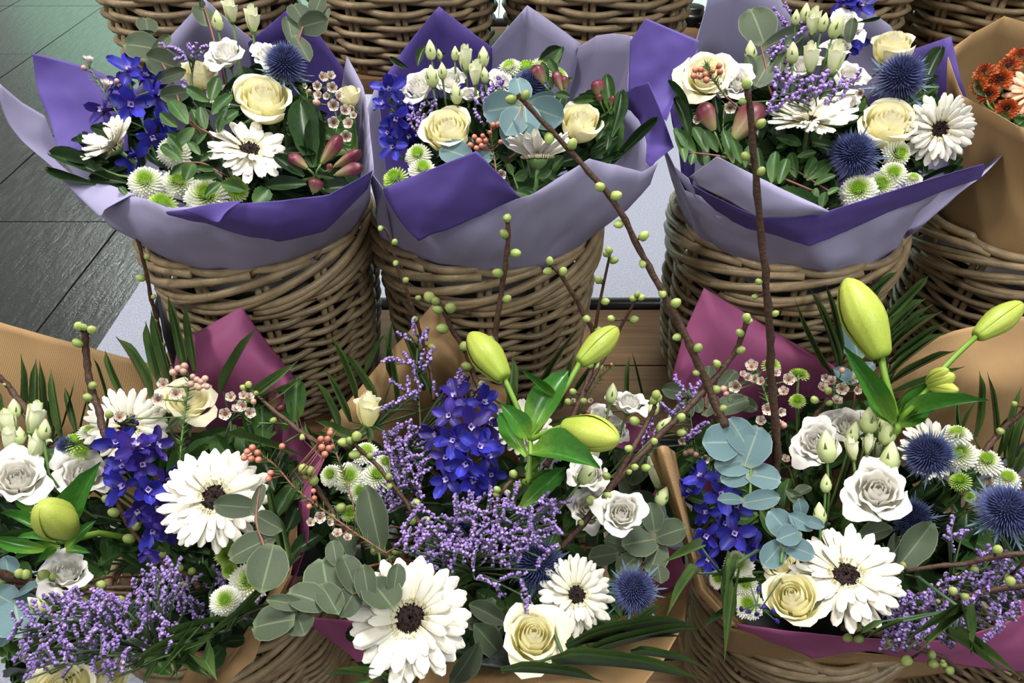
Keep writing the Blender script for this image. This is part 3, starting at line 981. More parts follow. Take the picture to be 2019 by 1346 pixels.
def delph_spur(m):
    return MB().tube([(0, 0, .08), (0, 0, -.05), (.02, -.06, -.3), (.03, -.2, -.52)], [.12, .1, .06, .02], 6).mesh('floret', m)


D_SPUR, D_SPURV = delph_spur('delph'), delph_spur('delph_violet')
_e = MB()
for k in range(4):
    _e.add(petal(.2, .13, KP_ROUND, .7, .5, .3, nu=2, nv=3, y0=.02), Matrix.Rotation(k * pi / 2, 4, 'Z'))
D_EYE = _e.mesh('eye', 'eye')
D_BUD = ovoid([(.1, 0), (.24, .1), (.3, .4), (.22, .75), (0, 1)], 8, None, 'delph_violet')


def thistle():
    mb = MB()
    n = 400
    for k in range(n):
        z = 1 - 1.45 * (k + .5) / n
        w = k * 2.39996
        r = sqrt(max(0, 1 - z * z))
        d = V((r * cos(w), r * sin(w), z))
        p = V((d.x * .5, d.y * .5, d.z * .62))
        d = (d + V((0, 0, .25))).normalized()
        ln = .46 + .10 * sin(k * 7.7) - .16 * max(0, z)
        mb.add(MB().lathe([(.030, 0), (.024, ln * .45), (.006, ln * .8), (.0, ln)], 4), frm(p, d))
    return mb.mesh('spikes', 'spike')


T_SPIKES = thistle()
T_CORE = MB().lathe([(.1, -.5), (.42, -.35), (.52, -.05), (.45, .3), (.25, .55), (0, .63)], 14).mesh('core', 'thistle_core')


def bract():
    mb = petal(1.12, .11, KP_LANCE, -.05, .45, .1, nu=2, nv=6, y0=.3)
    for s in (-1, 1):
        for y, l in ((.5, .3), (.68, .34), (.86, .3)):
            mb.add(petal(l, .05, KP_LANCE, .1, .2, .1, nu=2, nv=3), Matrix.Translation((0, y, -.12)) @ Matrix.Rotation(-s * .65, 4, 'Z'))
    return mb.mesh('bract', 'bract')


T_BRACT = bract()


def pom(matn, seed=0, wide=.15, n=190, rag=.10):
    mb = MB()
    q = random.Random(seed)
    for k in range(n):
        f = (k + .5) / n
        el = .45 + 1.45 * f
        w = k * 2.39996
        d = V((sin(el) * cos(w), sin(el) * sin(w), cos(el)))
        ln = (.24 + .36 * f) * q.uniform(1 - rag, 1 + rag)
        p = petal(ln, wide * (.7 + .5 * f), KP_STRAP, 0, .25 - .3 * f, .22, nu=2, nv=4)
        m = frm(V((d.x * .40, d.y * .40, d.z * .34)), V((0, 0, 1)).cross(d).cross(d) * -1 if f > .02 else V((1, 0, 0)))
        y = d
        z = (V((0, 0, 1)) - d * d.z).normalized()
        x = y.cross(z)
        m = Matrix(((x.x, y.x, z.x, d.x * .40), (x.y, y.y, z.y, d.y * .40), (x.z, y.z, z.z, d.z * .34), (0, 0, 0, 1)))
        s = len(mb.t)
        mb.add(p, m)
        for i in range(s, len(mb.t)):
            mb.t[i] = min(1, .75 * f + .55 * mb.t[i] * (.3 + f))
    return mb


SANT = [pom('santini', 1).mesh('ray_petals', 'santini'), pom('santini', 2, .16, 170).mesh('ray_petals', 'santini')]
SANTG = pom('santini_green', 3, .12, 140).mesh('ray_petals', 'santini_green')
ORNG = [pom('orange', 6, .26, 60, .2).mesh('ray_petals', 'orange')]


def pom_eye():
    mb = MB()
    for k in range(60):
        r = .30 * sqrt((k + .5) / 60)
        w = k * 2.39996
        mb.add(MB().lathe([(.030, 0), (.034, .06), (.008, .10)], 5), Matrix.Translation((r * cos(w), r * sin(w), .40 - .9 * r * r)))
    return mb.mesh('eye', 'santini_eye')


S_EYE = pom_eye()


def waxf():
    mb = MB()
    mb.lathe([(.06, -.75), (.22, -.55), (.38, -.15), (.42, .05)], 8)
    for i in range(len(mb.t)):
        mb.t[i] = .1
    for k in range(5):
        mb.add(petal(.62, .70, KP_ROUND, .55, .7, .16, nu=4, nv=4, y0=.36), Matrix.Rotation(k * 2 * pi / 5, 4, 'Z'))
    return mb.mesh('flower', 'wax')


WF = waxf()
_w = MB().lathe([(.44, .10), (.40, .02), (.24, -.06), (.10, -.06), (.07, .08), (0, .09)], 12)
_w.t = [1 - abs(V(p).xy.length / .44 - .0) for p in _w.v]
_w.t = [1 - t for t in _w.t]
W_EYE = _w.mesh('eye', 'wax_eye')

LEAF = {
    'broad': petal(1, 1, KP_OVATE, .1, -.35, .05, 0, 6, 8, fold=.25).mesh('leaf', 'leaf_dark'),
    'mid': petal(1, 1, KP_OVATE, .12, -.4, .05, 0, 6, 8, fold=.25).mesh('leaf', 'leaf_mid'),
    'lance': petal(1, 1, KP_LANCE, .25, -.6, .02, 0, 4, 10, fold=.35).mesh('leaf', 'leaf_lily'),
    'blade': petal(1, 1, KP_BLADE, .3, -.6, 0, 0, 2, 10, fold=.5).mesh('leaflet', 'blade'),
    'droop': petal(1, 1, KP_BLADE, .6, -1.3, 0, 0, 2, 12, fold=.5).mesh('leaflet', 'blade'),
    'leaflet': petal(1, 1, KP_LEAFLET, .1, -.3, .03, 0, 4, 6, fold=.2).mesh('leaflet', 'leaf_mid'),
    'round': petal(1, 1, KP_ROUND, .08, -.25, .07, .01, 6, 8).mesh('leaf', 'euca'),
    'roundb': petal(1, 1, KP_ROUND, .08, -.25, .07, .01, 6, 8).mesh('leaf', 'euca_blue'),
    'holly': petal(1, 1, KP_OVATE, .1, -.3, .04, 0, 4, 16, fold=.2, saw=.12).mesh('leaf', 'leaf_mid'),
    'salal': petal(1, 1, KP_OVATE, .1, -.3, .04, .01, 6, 8, fold=.18).mesh('leaf', 'euca'),
}
def floret():
    mb = MB()
    mb.lathe([(.10, 0), (.16, .35), (.42, .85), (.30, 1.0), (.05, .9)], 4)
    return mb


FLOR = floret()
NEED = MB().lathe([(.06, 0), (.05, .5), (0, 1)], 3)

# ------------------------------------------------------------------ bouquets: where a pixel meets the mound of flowers
class Bq:
    def __init__(s, basket, y0, p0, k, dz=-.06):
        s.b, s.y0, s.p0, s.k = basket, y0, p0, k
        s.base = V((basket.x, basket.y, basket.rim + dz))

    def Y(s, py, lift=0):
        return s.y0 + (s.p0 - py) * s.k - lift

    def P(s, px, py, lift=0):
        return at(px, py, s.Y(py, lift))

    def down(s, q, n=6):
        """the hidden run of a stem: back into the bouquet, then down to its foot"""
        f = s.foot(q)
        b = V((f.x, f.y, q.z - .05)) - q
        return bez(q, q + b * .55 + V((0, 0, -.01)), f + V((0, 0, .08)), f, n)

    def foot(s, P):
        d = V((P.x - s.base.x, P.y - s.base.y, 0))
        return s.base + d * .18


def wm(root, mtx):
    return root.matrix_basis.inverted() @ mtx


def tubes(root, name, paths, matn, n=5):
    """paths: [(world points, radii)] as one part of root"""
    mb = MB()
    for pts, rad in paths:
        mb.tube(pts, rad, n)
    return part(name, mb.mesh(name, matn), root, root.matrix_basis.inverted())


def stalk(root, bq, P, n, rad=.0028, matn='stem', name='stem'):
    f = bq.foot(P)
    L = (P - f).length
    return tubes(root, name, [(bez(P, P - n * (.35 * L), f + V((0, 0, .3 * L)), f, 9), [rad] * 10)], matn)


def head(name, label, cat, bq, px, py, size, face, lift=0, group=None, roll=None):
    P = bq.P(px, py, lift)
    n = facing(P, *face)
    s = metres(size, P) / 2
    t = thing(name, label, cat, frm(P, n, R.uniform(0, 6.28) if roll is None else roll, s), group)
    return t, P, n, s


def gerbera(bq, px, py, size, face, label, lift=0, pet=None, cnt=(25, 23, 19), cone=0.0, wide=None):
    wide = wide or (1.35 if cnt[0] < 20 else 1.12 if cnt[0] < 26 else 1.0)
    t, P, n, s = head('gerbera', label, 'gerbera', bq, px, py, size, face, lift, 'gerberas in the bouquets')
    for k, c in enumerate(cnt):
        for i in range(c):
            w = 2 * pi * (i + .5 * k) / c + R.uniform(-.06, .06)
            m = Matrix.Rotation(w, 4, 'Z') @ Matrix.Translation((0, 0, .015 * k)) @ Matrix.Rotation(cone + R.uniform(-.15, .15), 4, 'X') @ Matrix.Rotation(R.uniform(.0, .45), 4, 'Y') @ Matrix.Diagonal((wide, R.uniform(.90, 1.05), 1, 1))
            part('petal', (pet or G_P)[k], t, m)
    tag(part('fringe', GF, t), kind='stuff')
    part('disc', GD, t, Matrix.Scale(1.24, 4))
    part('calyx', CUP, t)
    stalk(t, bq, P - n * (.15 * s), n, .0032)
    return t


def rose(bq, px, py, size, face, label, lift=0, kind=0, name='rose', cat='rose', leaf=True):
    t, P, n, s = head(name, label, cat, bq, px, py, size, face, lift, 'cream roses in the bouquets')
    src = ROSE_BUD if kind == 'bud' else ROSES[kind]
    off = Matrix.Translation((0, 0, -.72))
    for me in src:
        part('petal', me, t, off)
    part('calyx', CALYX, t, off)
    for i in range(5):
        part('sepal', SEPAL, t, off @ Matrix.Rotation(i * 2 * pi / 5, 4, 'Z') @ Matrix.Translation((0, .16, -.02)))
    stalk(t, bq, P - n * (.85 * s), n, .003)
    return t


def bloom(t, P, n, s, kind):
    """a lisianthus bloom with its petals as sub-parts"""
    m = frm(P, n, R.uniform(0, 6.28), s)
    c = part('bloom', CALYX, t, wm(t, m @ Matrix.Translation((0, 0, -.52))))
    for me in (HALF if kind == 'half' else LISI[kind]):
        part('petal', me, c)
    return c


def lisianthus(bq, label, blooms, buds, lift=0):
    """blooms: (px, py, size, face, kind); buds: (px, py, width) of one branching stem"""
    first = blooms[0] if blooms else buds[0]
    P0 = bq.P(first[0], first[1], lift)
    t = thing('lisianthus', label, 'lisianthus', Matrix.Translation(P0), 'white lisianthus in the bouquets')
    paths = []
    for b in blooms:
        px, py, size, face, kind = b[:5]
        l = lift + (b[5] if len(b) > 5 else 0)
        P = bq.P(px, py, l)
        n = facing(P, *face)
        s = metres(size, P) / 2 * (1.35 if kind == 'half' else 1.0)
        bloom(t, P, n, s, kind)
        f = bq.foot(P)
        L = (P - f).length
        q = P - n * (.5 * s)
        paths.append((bez(q, q - n * (.3 * L), f + V((0, 0, .4 * L)), f, 8), [.002] * 9))
    for b in buds:
        px, py, w = b[:3]
        l = lift + (b[3] if len(b) > 3 else .015)
        a = b[4] if len(b) > 4 else R.uniform(-.15, .15)
        P = bq.P(px, py, l)
        n = facing(P, a, .95, .25)
        s = metres(w, P) / .58
        m = frm(P - n * (s * .5), n, R.uniform(0, 6), s)
        o = part('bud', LBUD, t, wm(t, m))
        for i in range(4):
            part('sepal', LSEP, o, Matrix.Rotation(i * pi / 2, 4, 'Z'))
        f = bq.foot(P)
        L = (P - f).length
        q = P - n * (s * .45)
        paths.append((bez(q, q - n * (.3 * L), f + V((0, 0, .4 * L)), f, 8), [.0016] * 9))
    tubes(t, 'stem', paths, 'stem')
    return t


def delphinium(bq, label, florets, buds=(), stem=None, lift=0, violet=0.3):
    """florets: (px, py, size, face[, lift])"""
    P0 = bq.P(florets[0][0], florets[0][1], lift)
    t = thing('delphinium', label, 'delphinium', Matrix.Translation(P0), 'blue delphiniums in the bouquets')
    pts = [bq.P(x, y, lift - .02) for x, y in (stem or [(f[0], f[1]) for f in florets])]
    f0 = bq.foot(pts[-1])
    main = pts + [pts[-1].lerp(f0, .5) + V((0, 0, .03)), f0]
    paths = [(main, [.0022] * len(main))]
    for f in florets:
        l = lift + (f[4] if len(f) > 4 else 0)
        P = bq.P(f[0], f[1], l)
        n = facing(P, f[3][0] + R.uniform(-.35, .35), f[3][1] + R.uniform(-.35, .35), f[3][2])
        s = metres(f[2], P) / 2 * 1.6
        v = R.random() < violet
        o = part('floret', D_SPURV if v else D_SPUR, t, wm(t, frm(P, n, R.uniform(0, 6.28), s)))
        for i in range(5):
            part('sepal', (D_SEPV if v else D_SEP)[i % 2], o, Matrix.Rotation(i * 2 * pi / 5 + R.uniform(-.1, .1), 4, 'Z') @ Matrix.Rotation(R.uniform(-.45, .65), 4, 'X') @ Matrix.Rotation(R.uniform(-.4, .4), 4, 'Y') @ Matrix.Scale(R.uniform(.8, 1.1), 4))
        part('eye', D_EYE, o, Matrix.Translation((0, 0, .05)))
        k = min(pts, key=lambda q: (q - P).length)
        paths.append(([P - n * (.3 * s), (P - n * s).lerp(k, .5), k], [.0012] * 3))
    for b in buds:
        P = bq.P(b[0], b[1], lift)
        n = facing(P, *(b[3] if len(b) > 3 else (R.uniform(-.6, .6), .7, .3)))
        part('bud', D_BUD, t, wm(t, frm(P, n, 0, metres(b[2], P))))
        k = min(pts, key=lambda q: (q - P).length)
        paths.append(([P, k], [.001] * 2))
    tubes(t, 'stem', paths, 'stem_dark')
    return t


def eryngium(bq, px, py, size, face, label, lift=0, nb=11):
    t, P, n, s = head('sea_holly', label, 'thistle', bq, px, py, size * 1.06, face, lift, 'blue thistles in the bouquets')
    part('core', T_CORE, t)
    tag(part('spikes', T_SPIKES, t), kind='stuff')
    for i in range(nb):
        part('bract', T_BRACT, t, Matrix.Rotation(i * 2 * pi / nb + R.uniform(-.15, .15), 4, 'Z') @ Matrix.Translation((0, 0, -.38)) @ Matrix.Rotation(R.uniform(-.2, .15), 4, 'X') @ Matrix.Scale(R.uniform(.8, 1.1), 4))
    stalk(t, bq, P - n * (.4 * s), n, .0026, 'stem_dark')
    return t


def santini(bq, label, heads, lift=0):
    """heads: (px, py, size, face[, 'g'])"""
    P0 = bq.P(heads[0][0], heads[0][1], lift)
    t = thing('chrysanthemum', label, 'chrysanthemum', Matrix.Translation(P0), 'button chrysanthemum sprays')
    paths = []
    for i, h in enumerate(heads):
        P = bq.P(h[0], h[1], lift + (h[5] if len(h) > 5 else 0))
        n = facing(P, *h[3])
        s = metres(h[2], P) / 2 * 1.05
        g = len(h) > 4 and h[4] == 'g'
        o = part('flower_head', SANTG if g else SANT[i % 2], t, wm(t, frm(P - n * (.25 * s), n, R.uniform(0, 6.28), s)))
        o['kind'] = 'stuff'
        part('eye', S_EYE, o)
        f = bq.foot(P)
        L = (P - f).length
        q = P - n * (.2 * s)
        paths.append((bez(q, q - n * (.3 * L), f + V((0, 0, .4 * L)), f, 8), [.0018] * 9))
    tubes(t, 'stem', paths, 'stem')
    return t


def rpath(bq, pts, lift, n=6):
    """polyline of pixels -> smooth world points; pts (px, py[, lift])"""
    w = [bq.P(p[0], p[1], lift + (p[2] if len(p) > 2 else 0)) for p in pts]
    out = []
    m = len(w)
    for i in range(m - 1):
        for j in range(n):
            out.append(cr(w[max(i - 1, 0)], w[i], w[i + 1], w[min(i + 2, m - 1)], j / n))
    return out + [w[-1]]


def needles(root, path, count, ln, rnd):
    mb = MB()
    for k in range(count):
        i = rnd.randrange(len(path) - 1)
        p = path[i].lerp(path[i + 1], rnd.random())
        d = (path[i] - path[i + 1]).normalized()
        a = d.orthogonal().normalized()
        a = Matrix.Rotation(rnd.uniform(0, 6.28), 3, d) @ a
        mb.add(NEED, frm(p, (a + d * .8).normalized(), 0, ln * rnd.uniform(.7, 1.2)))
    return tag(part('needles', mb.mesh('needles', 'needle'), root, root.matrix_basis.inverted()), kind='stuff')


def waxflower(bq, label, flowers, buds=(), twig=None, lift=0, red=False, nd=50):
    """flowers: (px, py, size[, face]); buds: (px, py, size); twig: pixel path from tip down"""
    f0 = (list(flowers) + list(buds))[0]
    P0 = bq.P(f0[0], f0[1], lift)
    t = thing('waxflower', label, 'waxflower', Matrix.Translation(P0), 'waxflower sprigs in the bouquets')
    path = rpath(bq, twig, lift - .012)
    foot = bq.foot(path[-1])
    full = path + bq.down(path[-1])[1:]
    paths = [(full, [.0013] * len(full))]
    for f in flowers:
        P = bq.P(f[0], f[1], lift)
        fc = f[3] if len(f) > 3 else (R.uniform(-.5, .5), R.uniform(-.1, .6), .8)
        n = facing(P, *fc)
        s = metres(f[2], P) / 2 * 1.05
        o = part('flower', WF, t, wm(t, frm(P, n, R.uniform(0, 6.28), s)))
        part('eye', W_EYE, o)
        k = min(path, key=lambda q: (q - P).length + max(0, q.z - P.z))
        paths.append(([P - n * (.7 * s), (P - n * (1.5 * s)).lerp(k, .5), k], [.0009] * 3))
    for b in buds:
        P = bq.P(b[0], b[1], lift + .004)
        k = min(path, key=lambda q: (q - P).length)
        n = (P - k).normalized() if (P - k).length > 1e-4 else V((0, 0, 1))
        n = (n + V((0, -.4, .5))).normalized()
        s = metres(b[2], P) * 1.15
        part('bud', WRED if red else WBUD, t, wm(t, frm(P - n * (s * .5), n, 0, s)))
        paths.append(([P - n * (s * .5), k], [.0008] * 2))
    tubes(t, 'stem', paths, 'red_stem' if red else 'stem', 4)
    needles(t, path + [], nd, .011, R)
    return t


def leafat(root, kind, bq, b, tip, wr, lift=0, tilt=(0, 0), lt=None, name=None, parent=None, W=None):
    """leaf from base pixel b to tip pixel; wr width over length; lt extra lift of the tip"""
    A = bq.P(b[0], b[1], lift)
    T = bq.P(tip[0], tip[1], lift + (lt if lt is not None else 0))
    y = (T - A)
    L = y.length
    y.normalize()
    c = A.lerp(T, .5)
    n = facing(c, tilt[0], tilt[1], 1)
    z = n - y * n.dot(y)
    if z.length < .05:
        z = V((0, 0, 1)) - y * y.z
    z.normalize()
    x = y.cross(z)
    w = L * wr
    k = L
    m = Matrix(((x.x * w, y.x * L, z.x * k, A.x), (x.y * w, y.y * L, z.y * k, A.y), (x.z * w, y.z * L, z.z * k, A.z), (0, 0, 0, 1)))
    me = LEAF[kind]
    return part(name or me.name.split('.')[0], me, root, wm(root, m))


def leafy(bq, name, label, cat, stem, leaves, kind, wr, lift=0, rad=.0018, stemmat='stem', group=None, lt=.012, foot=True):
    """stem: pixel path tip to base; leaves: (bx, by, tx, ty[, wr[, lt[, tilt]]])"""
    P0 = bq.P(stem[0][0], stem[0][1], lift)
    t = thing(name, label, cat, Matrix.Translation(P0), group)
    path = rpath(bq, stem, lift)
    if foot:
        f = bq.foot(path[-1])
        path = path + bq.down(path[-1])[1:]
    tubes(t, 'stem', [(path, [rad * (.5 + .5 * min(1, i / 6)) for i in range(len(path))])], stemmat)
    for l in leaves:
        leafat(t, kind, bq, l[:2], l[2:4], l[4] if len(l) > 4 else wr, lift, l[6] if len(l) > 6 else (R.uniform(-.4, .4), R.uniform(-.1, .6)), l[5] if len(l) > 5 else lt * R.uniform(-.6, 1))
    return t


def euca(bq, label, stem, leaves, blue=False, lift=0, red=True):
    """leaves: (cx, cy, size, angle deg in the picture[, aspect])"""
    L = []
    for l in leaves:
        a = radians(l[3])
        h = l[2] / 2
        L.append((l[0] - cos(a) * h, l[1] + sin(a) * h, l[0] + cos(a) * h, l[1] - sin(a) * h, l[4] if len(l) > 4 else .92))
    return leafy(bq, 'eucalyptus_branch', label, 'eucalyptus', stem, L, 'roundb' if blue else 'round', .92, lift, .0017, 'red_stem' if red else 'stem', 'eucalyptus branches in the bouquets', .01)


def statice(bq, label, stem, combs, lift=0, depth=.03, size=7.0, group='purple statice sprays'):
    """combs: (px, py, length px, angle deg) toothbrush branchlets of tiny florets"""
    P0 = bq.P(combs[0][0], combs[0][1], lift)
    t = thing('statice_spray', label, 'statice', Matrix.Translation(P0), group)
    path = rpath(bq, stem, lift - .02)
    f = bq.foot(path[-1])
    full = path + bq.down(path[-1])[1:]
    paths = [(full, [.0016] * len(full))]
    mb = MB()
    for c in combs:
        l = lift + R.uniform(-.5, 1) * depth
        a = radians(c[3])
        A = bq.P(c[0] - cos(a) * c[2] * .5, c[1] + sin(a) * c[2] * .5, l)
        T = bq.P(c[0] + cos(a) * c[2] * .5, c[1] - sin(a) * c[2] * .5, l + R.uniform(-.01, .015))
        side = facing(A, -sin(a) * R.choice((1, 1, -1)), abs(cos(a)), .5)
        mid = A.lerp(T, .5) + side * ((T - A).length * .10)
        br = bez(A, A.lerp(mid, .7), mid.lerp(T, .4), T, 8)
        k = min(path, key=lambda q: (q - A).length)
        paths.append((bez(k, k.lerp(A, .3) + V((0, 0, .01)), k.lerp(A, .8), A, 4) + br[1:], [.0011] * 5 + [.0008] * 8))
        d = (T - A).normalized()
        sz = metres(size, A)
        cnt = max(5, int(c[2] / size * 2.6))
        for i in range(cnt):
            g = (i + .5) / cnt
            p = br[min(7, int(g * 8))].lerp(br[min(8, int(g * 8) + 1)], g * 8 % 1)
            o = (side * 1.0 + d * R.uniform(.1, .9) + V((R.uniform(-.8, .8), R.uniform(-.8, .8), R.uniform(-.5, .8)))).normalized()
            mb.add(FLOR, frm(p, o, R.random() * 6, sz * R.uniform(.8, 1.35)))
    tag(part('florets', mb.mesh('florets', 'statice'), t, t.matrix_basis.inverted()), kind='stuff')
    tubes(t, 'stem', paths, 'statice_stem', 4)
    return t


def cloud(n, x0, x1, y0, y1, ang=90, sp=40, ln=(30, 55), inside=None):
    out = []
    k = 0
    while len(out) < n and k < 4000:
        k += 1
        x, y = R.uniform(x0, x1), R.uniform(y0, y1)
        if inside is None and ((x - (x0 + x1) / 2) / (x1 - x0) * 2) ** 2 + ((y - (y0 + y1) / 2) / (y1 - y0) * 2) ** 2 > 1.05:
            continue
        if inside and not inside(x, y):
            continue
        out.append((x, y, R.uniform(*ln), ang + R.uniform(-sp, sp)))
    return out


def twig(label, pts, buds, rad=(5, 9), side=(), tip=True):
    """pts: (px, py, Y) tip to base; buds: (px, py, size); side: extra pixel paths; radii in px"""
    w = [at(*p) for p in pts]
    t = thing('budding_twig', label, 'twig', Matrix.Translation(w[-1]), 'bare twigs with green buds')

    def smooth(w, n=6):
        m = len(w)
        o = []
        for i in range(m - 1):
            for j in range(n):
                o.append(cr(w[max(i - 1, 0)], w[i], w[i + 1], w[min(i + 2, m - 1)], j / n))
        return o + [w[-1]]
    path = smooth(w)
    k = len(path)
    rr = [metres(rad[0] + (rad[1] - rad[0]) * i / (k - 1), path[i]) / 2 * (1 + .14 * sin(i * 2.3)) for i in range(k)]
    path = [p + V((noise.noise(p * 40), noise.noise(p * 40 + V((5, 1, 2))), noise.noise(p * 40 + V((2, 7, 3))))) * .0022 for p in path]
    tubes(t, 'branch', [(path, rr)], 'twig', 7)
    allp = list(path)
    for s in side:
        sp = smooth([at(*p) for p in s], 4)
        q = min(allp, key=lambda v: (v - sp[-1]).length)
        sp[-1] = q
        tubes(t, 'side_shoot', [(sp, [metres(5 + 2.5 * i / len(sp), sp[i]) / 2 for i in range(len(sp))])], 'twig', 6)
        allp += sp
    for b in buds:
        # depth of the nearest point of the twig, seen from the front
        best = min(allp, key=lambda v: (v - EYE - ray(b[0], b[1]) * ((v.y) / ray(b[0], b[1]).y)).length)
        P = at(b[0], b[1], best.y - .002)
        n = P - best
        n = (n.normalized() + V((0, -.1, .55))).normalized() if n.length > 1e-4 else V((0, 0, 1))
        s = metres(b[2], P) / .72
        part('bud', TBUD, t, wm(t, frm(P - n * (s * .45), n, R.uniform(0, 6), s)))
        if (P - best).length > s * .5:
            tubes(t, 'spur', [([best, P - n * (s * .4)], [.0013, .0016])], 'twig', 5)
    return t


def lilybud(t, bq, b, tip, w, lift, lt=0):
    A, T = bq.P(b[0], b[1], lift), bq.P(tip[0], tip[1], lift + lt)
    d = T - A
    L = d.length
    m = frm(A, d, R.uniform(0, 6), 1) @ Matrix.Diagonal((metres(w, A) / .37, metres(w, A) / .37, L, 1))
    return part('bud', LILY, t, wm(t, m))


def alstro(bq, label, buds, leaves=(), stem=None, lift=0, kind='broad'):
    """buds: (bx, by, tx, ty, w)"""
    P0 = bq.P(buds[0][0], buds[0][1], lift)
    t = thing('alstroemeria', label, 'alstroemeria', Matrix.Translation(P0), 'alstroemeria stems in bud')
    node = bq.P(stem[0][0], stem[0][1], lift - .015)
    f = bq.foot(node)
    paths = [(bq.down(node), [.0022] * 7)]
    for b in buds:
        A, T = bq.P(b[0], b[1], lift), bq.P(b[2], b[3], lift + .008)
        d = T - A
        s = metres(b[4], A) / .44
        part('bud', ALS, t, wm(t, frm(A, d, R.uniform(0, 6), 1) @ Matrix.Diagonal((s, s, d.length, 1))))
        paths.append((bez(node, node.lerp(A, .4), A - d * .4, A, 5), [.0014] * 6))
    tubes(t, 'stem', paths, 'stem')
    for l in leaves:
        leafat(t, kind, bq, l[:2], l[2:4], l[4], lift - .006, l[5] if len(l) > 5 else (R.uniform(-.3, .3), .3), .01)
    return t


def fronds(bq, label, blades, kind='blade', lift=0, wr=None, base=None, group='palm and grass blades', cat='palm leaf', name='palm_leaf'):
    """blades: (bx, by, tx, ty, width px[, lt])"""
    P0 = bq.P(blades[0][0], blades[0][1], lift)
    t = thing(name, label, cat, Matrix.Translation(P0), group)
    paths = []
    node = bq.P(*(base or blades[0][:2]), lift - .01)
    f = bq.foot(node)
    paths.append((bq.down(node, 5), [.002] * 6))
    for b in blades:
        L = sqrt((b[0] - b[2]) ** 2 + (b[1] - b[3]) ** 2)
        leafat(t, kind, bq, b[:2], b[2:4], b[4] * .85 / L, lift, (R.uniform(-.3, .3), R.uniform(0, .4)), b[5] if len(b) > 5 else R.uniform(-.01, .02))
        A = bq.P(b[0], b[1], lift)
        if (A - node).length > .004:
            paths.append(([A, node], [.0012, .0016]))
    tubes(t, 'stem', paths, 'stem_dark')
    return t


def filler(bq, label, group, spots, kinds=('broad', 'broad', 'mid'), lift=-.035, size=(60, 100)):
    near = []
    for o in COL.objects:
        if o.parent is None and o.get('category') in ('gerbera', 'rose', 'lisianthus', 'delphinium', 'thistle', 'chrysanthemum', 'waxflower', 'statice', 'eucalyptus', 'alstroemeria', 'lily'):
            near.append(o)
    seen = {}
    xs, ys = [q[0] for q in spots], [q[1] for q in spots]
    cx, cy, hx, hy = (min(xs) + max(xs)) / 2, (min(ys) + max(ys)) / 2, (max(xs) - min(xs)) / 2 + 22, (max(ys) - min(ys)) / 2 + 14
    for k, (px, py) in enumerate(spots):
        L = []
        for i in range(7):
            a = R.uniform(0, 6.28)
            l = R.uniform(*size)
            bx, by = px + R.uniform(-16, 16), py + R.uniform(-16, 16)
            if ((bx + l * cos(a) - cx) / hx) ** 2 + ((by + l * sin(a) - cy) / hy) ** 2 > 1.0:
                a = math.atan2(cy - by, cx - bx) + R.uniform(-.8, .8)
            L.append((bx, by, bx + l * cos(a), by + l * sin(a), R.uniform(.34, .5), R.uniform(-.03, .02)))
        P = bq.P(px, py, lift)
        cats = []
        for o in sorted(near, key=lambda o: (o.matrix_basis.translation - P).length):
            if o['category'] not in cats:
                cats.append(o['category'])
            if len(cats) == 3:
                break
        where = group.split(' of the ')[1]
        tries = ['%s filler leaves between %s and %s in the %s' % (ad, x, y, where) for x, y in ((cats[0], cats[1]), (cats[0], cats[2]), (cats[1], cats[2])) for ad in ('dark', 'shaded')]
        lb = next((q for q in tries if q not in seen), tries[0])
        seen[lb] = 1
        leafy(bq, 'leafy_stem', lb, 'greenery', [(px, py - 10), (px, py + 12)], L, R.choice(kinds), .4, lift, .0016, 'stem_dark', group)
# ------------------------------------------------------------------ left purple bouquet
UP = (0, .75, .65)
A = Bq(K['m1'], .86, 400, .00066)
gerbera(A, 492, 296, 166, (.10, .74, .66), 'white gerbera with dark eye in the left bouquet, just below its cream rose', .02, cnt=(19, 15, 12))
gerbera(A, 228, 290, 128, (-.55, .62, .30), 'cream gerbera turned aside below the blue delphinium of the left bouquet', .015, cnt=(17, 14, 8), cone=.5)
rose(A, 518, 196, 130, (.05, .72, .70), 'large cream rose at the centre of the left purple bouquet', .01, 0)
rose(A, 392, 150, 82, (.1, .85, .4), 'cream rose half hidden behind the eucalyptus stem of the left bouquet', -.02, 1)
rose(A, 688, 190, 58, (-.2, .8, .4), 'small pale rose behind the waxflowers at the right of the left bouquet', -.02, 1)
lisianthus(A, 'white lisianthus with tall pale half-open blooms at the top of the left bouquet',
           [(444, 106, 88, (-.25, .8, .55), 0), (498, 44, 44, (.05, .97, .2), 'half'), (455, 26, 42, (-.05, .97, .2), 'half', -.01)],
           [(429, 40, 22)])
lisianthus(A, 'white lisianthus behind the blue thistle of the left bouquet', [(530, 108, 80, (.1, .8, .5), 1, -.02), (437, 188, 62, (-.2, .6, .6), 1, -.03)], [])
eryngium(A, 562, 124, 84, (.25, .75, .6), 'blue thistle at the upper right of the left bouquet against purple paper', .015)
delphinium(A, 'bright blue delphinium leaning left over the purple corner of the left bouquet',
           [(256, 138, 66, (.0, .7, .7)), (259, 206, 72, (-.05, .25, .95), .01), (205, 216, 66, (-.6, -.1, .7)), (306, 182, 76, (.6, .2, .7), -.01), (318, 240, 60, (.3, -.3, .8), -.01), (300, 268, 62, (-.1, -.4, .9)), (266, 310, 62, (-.4, -.5, .7), -.01), (238, 172, 50, (-.3, .5, .5), -.02), (285, 150, 56, (.4, .6, .4), -.02)],
           stem=[(250, 130), (265, 200), (290, 260), (310, 320)], violet=.2)
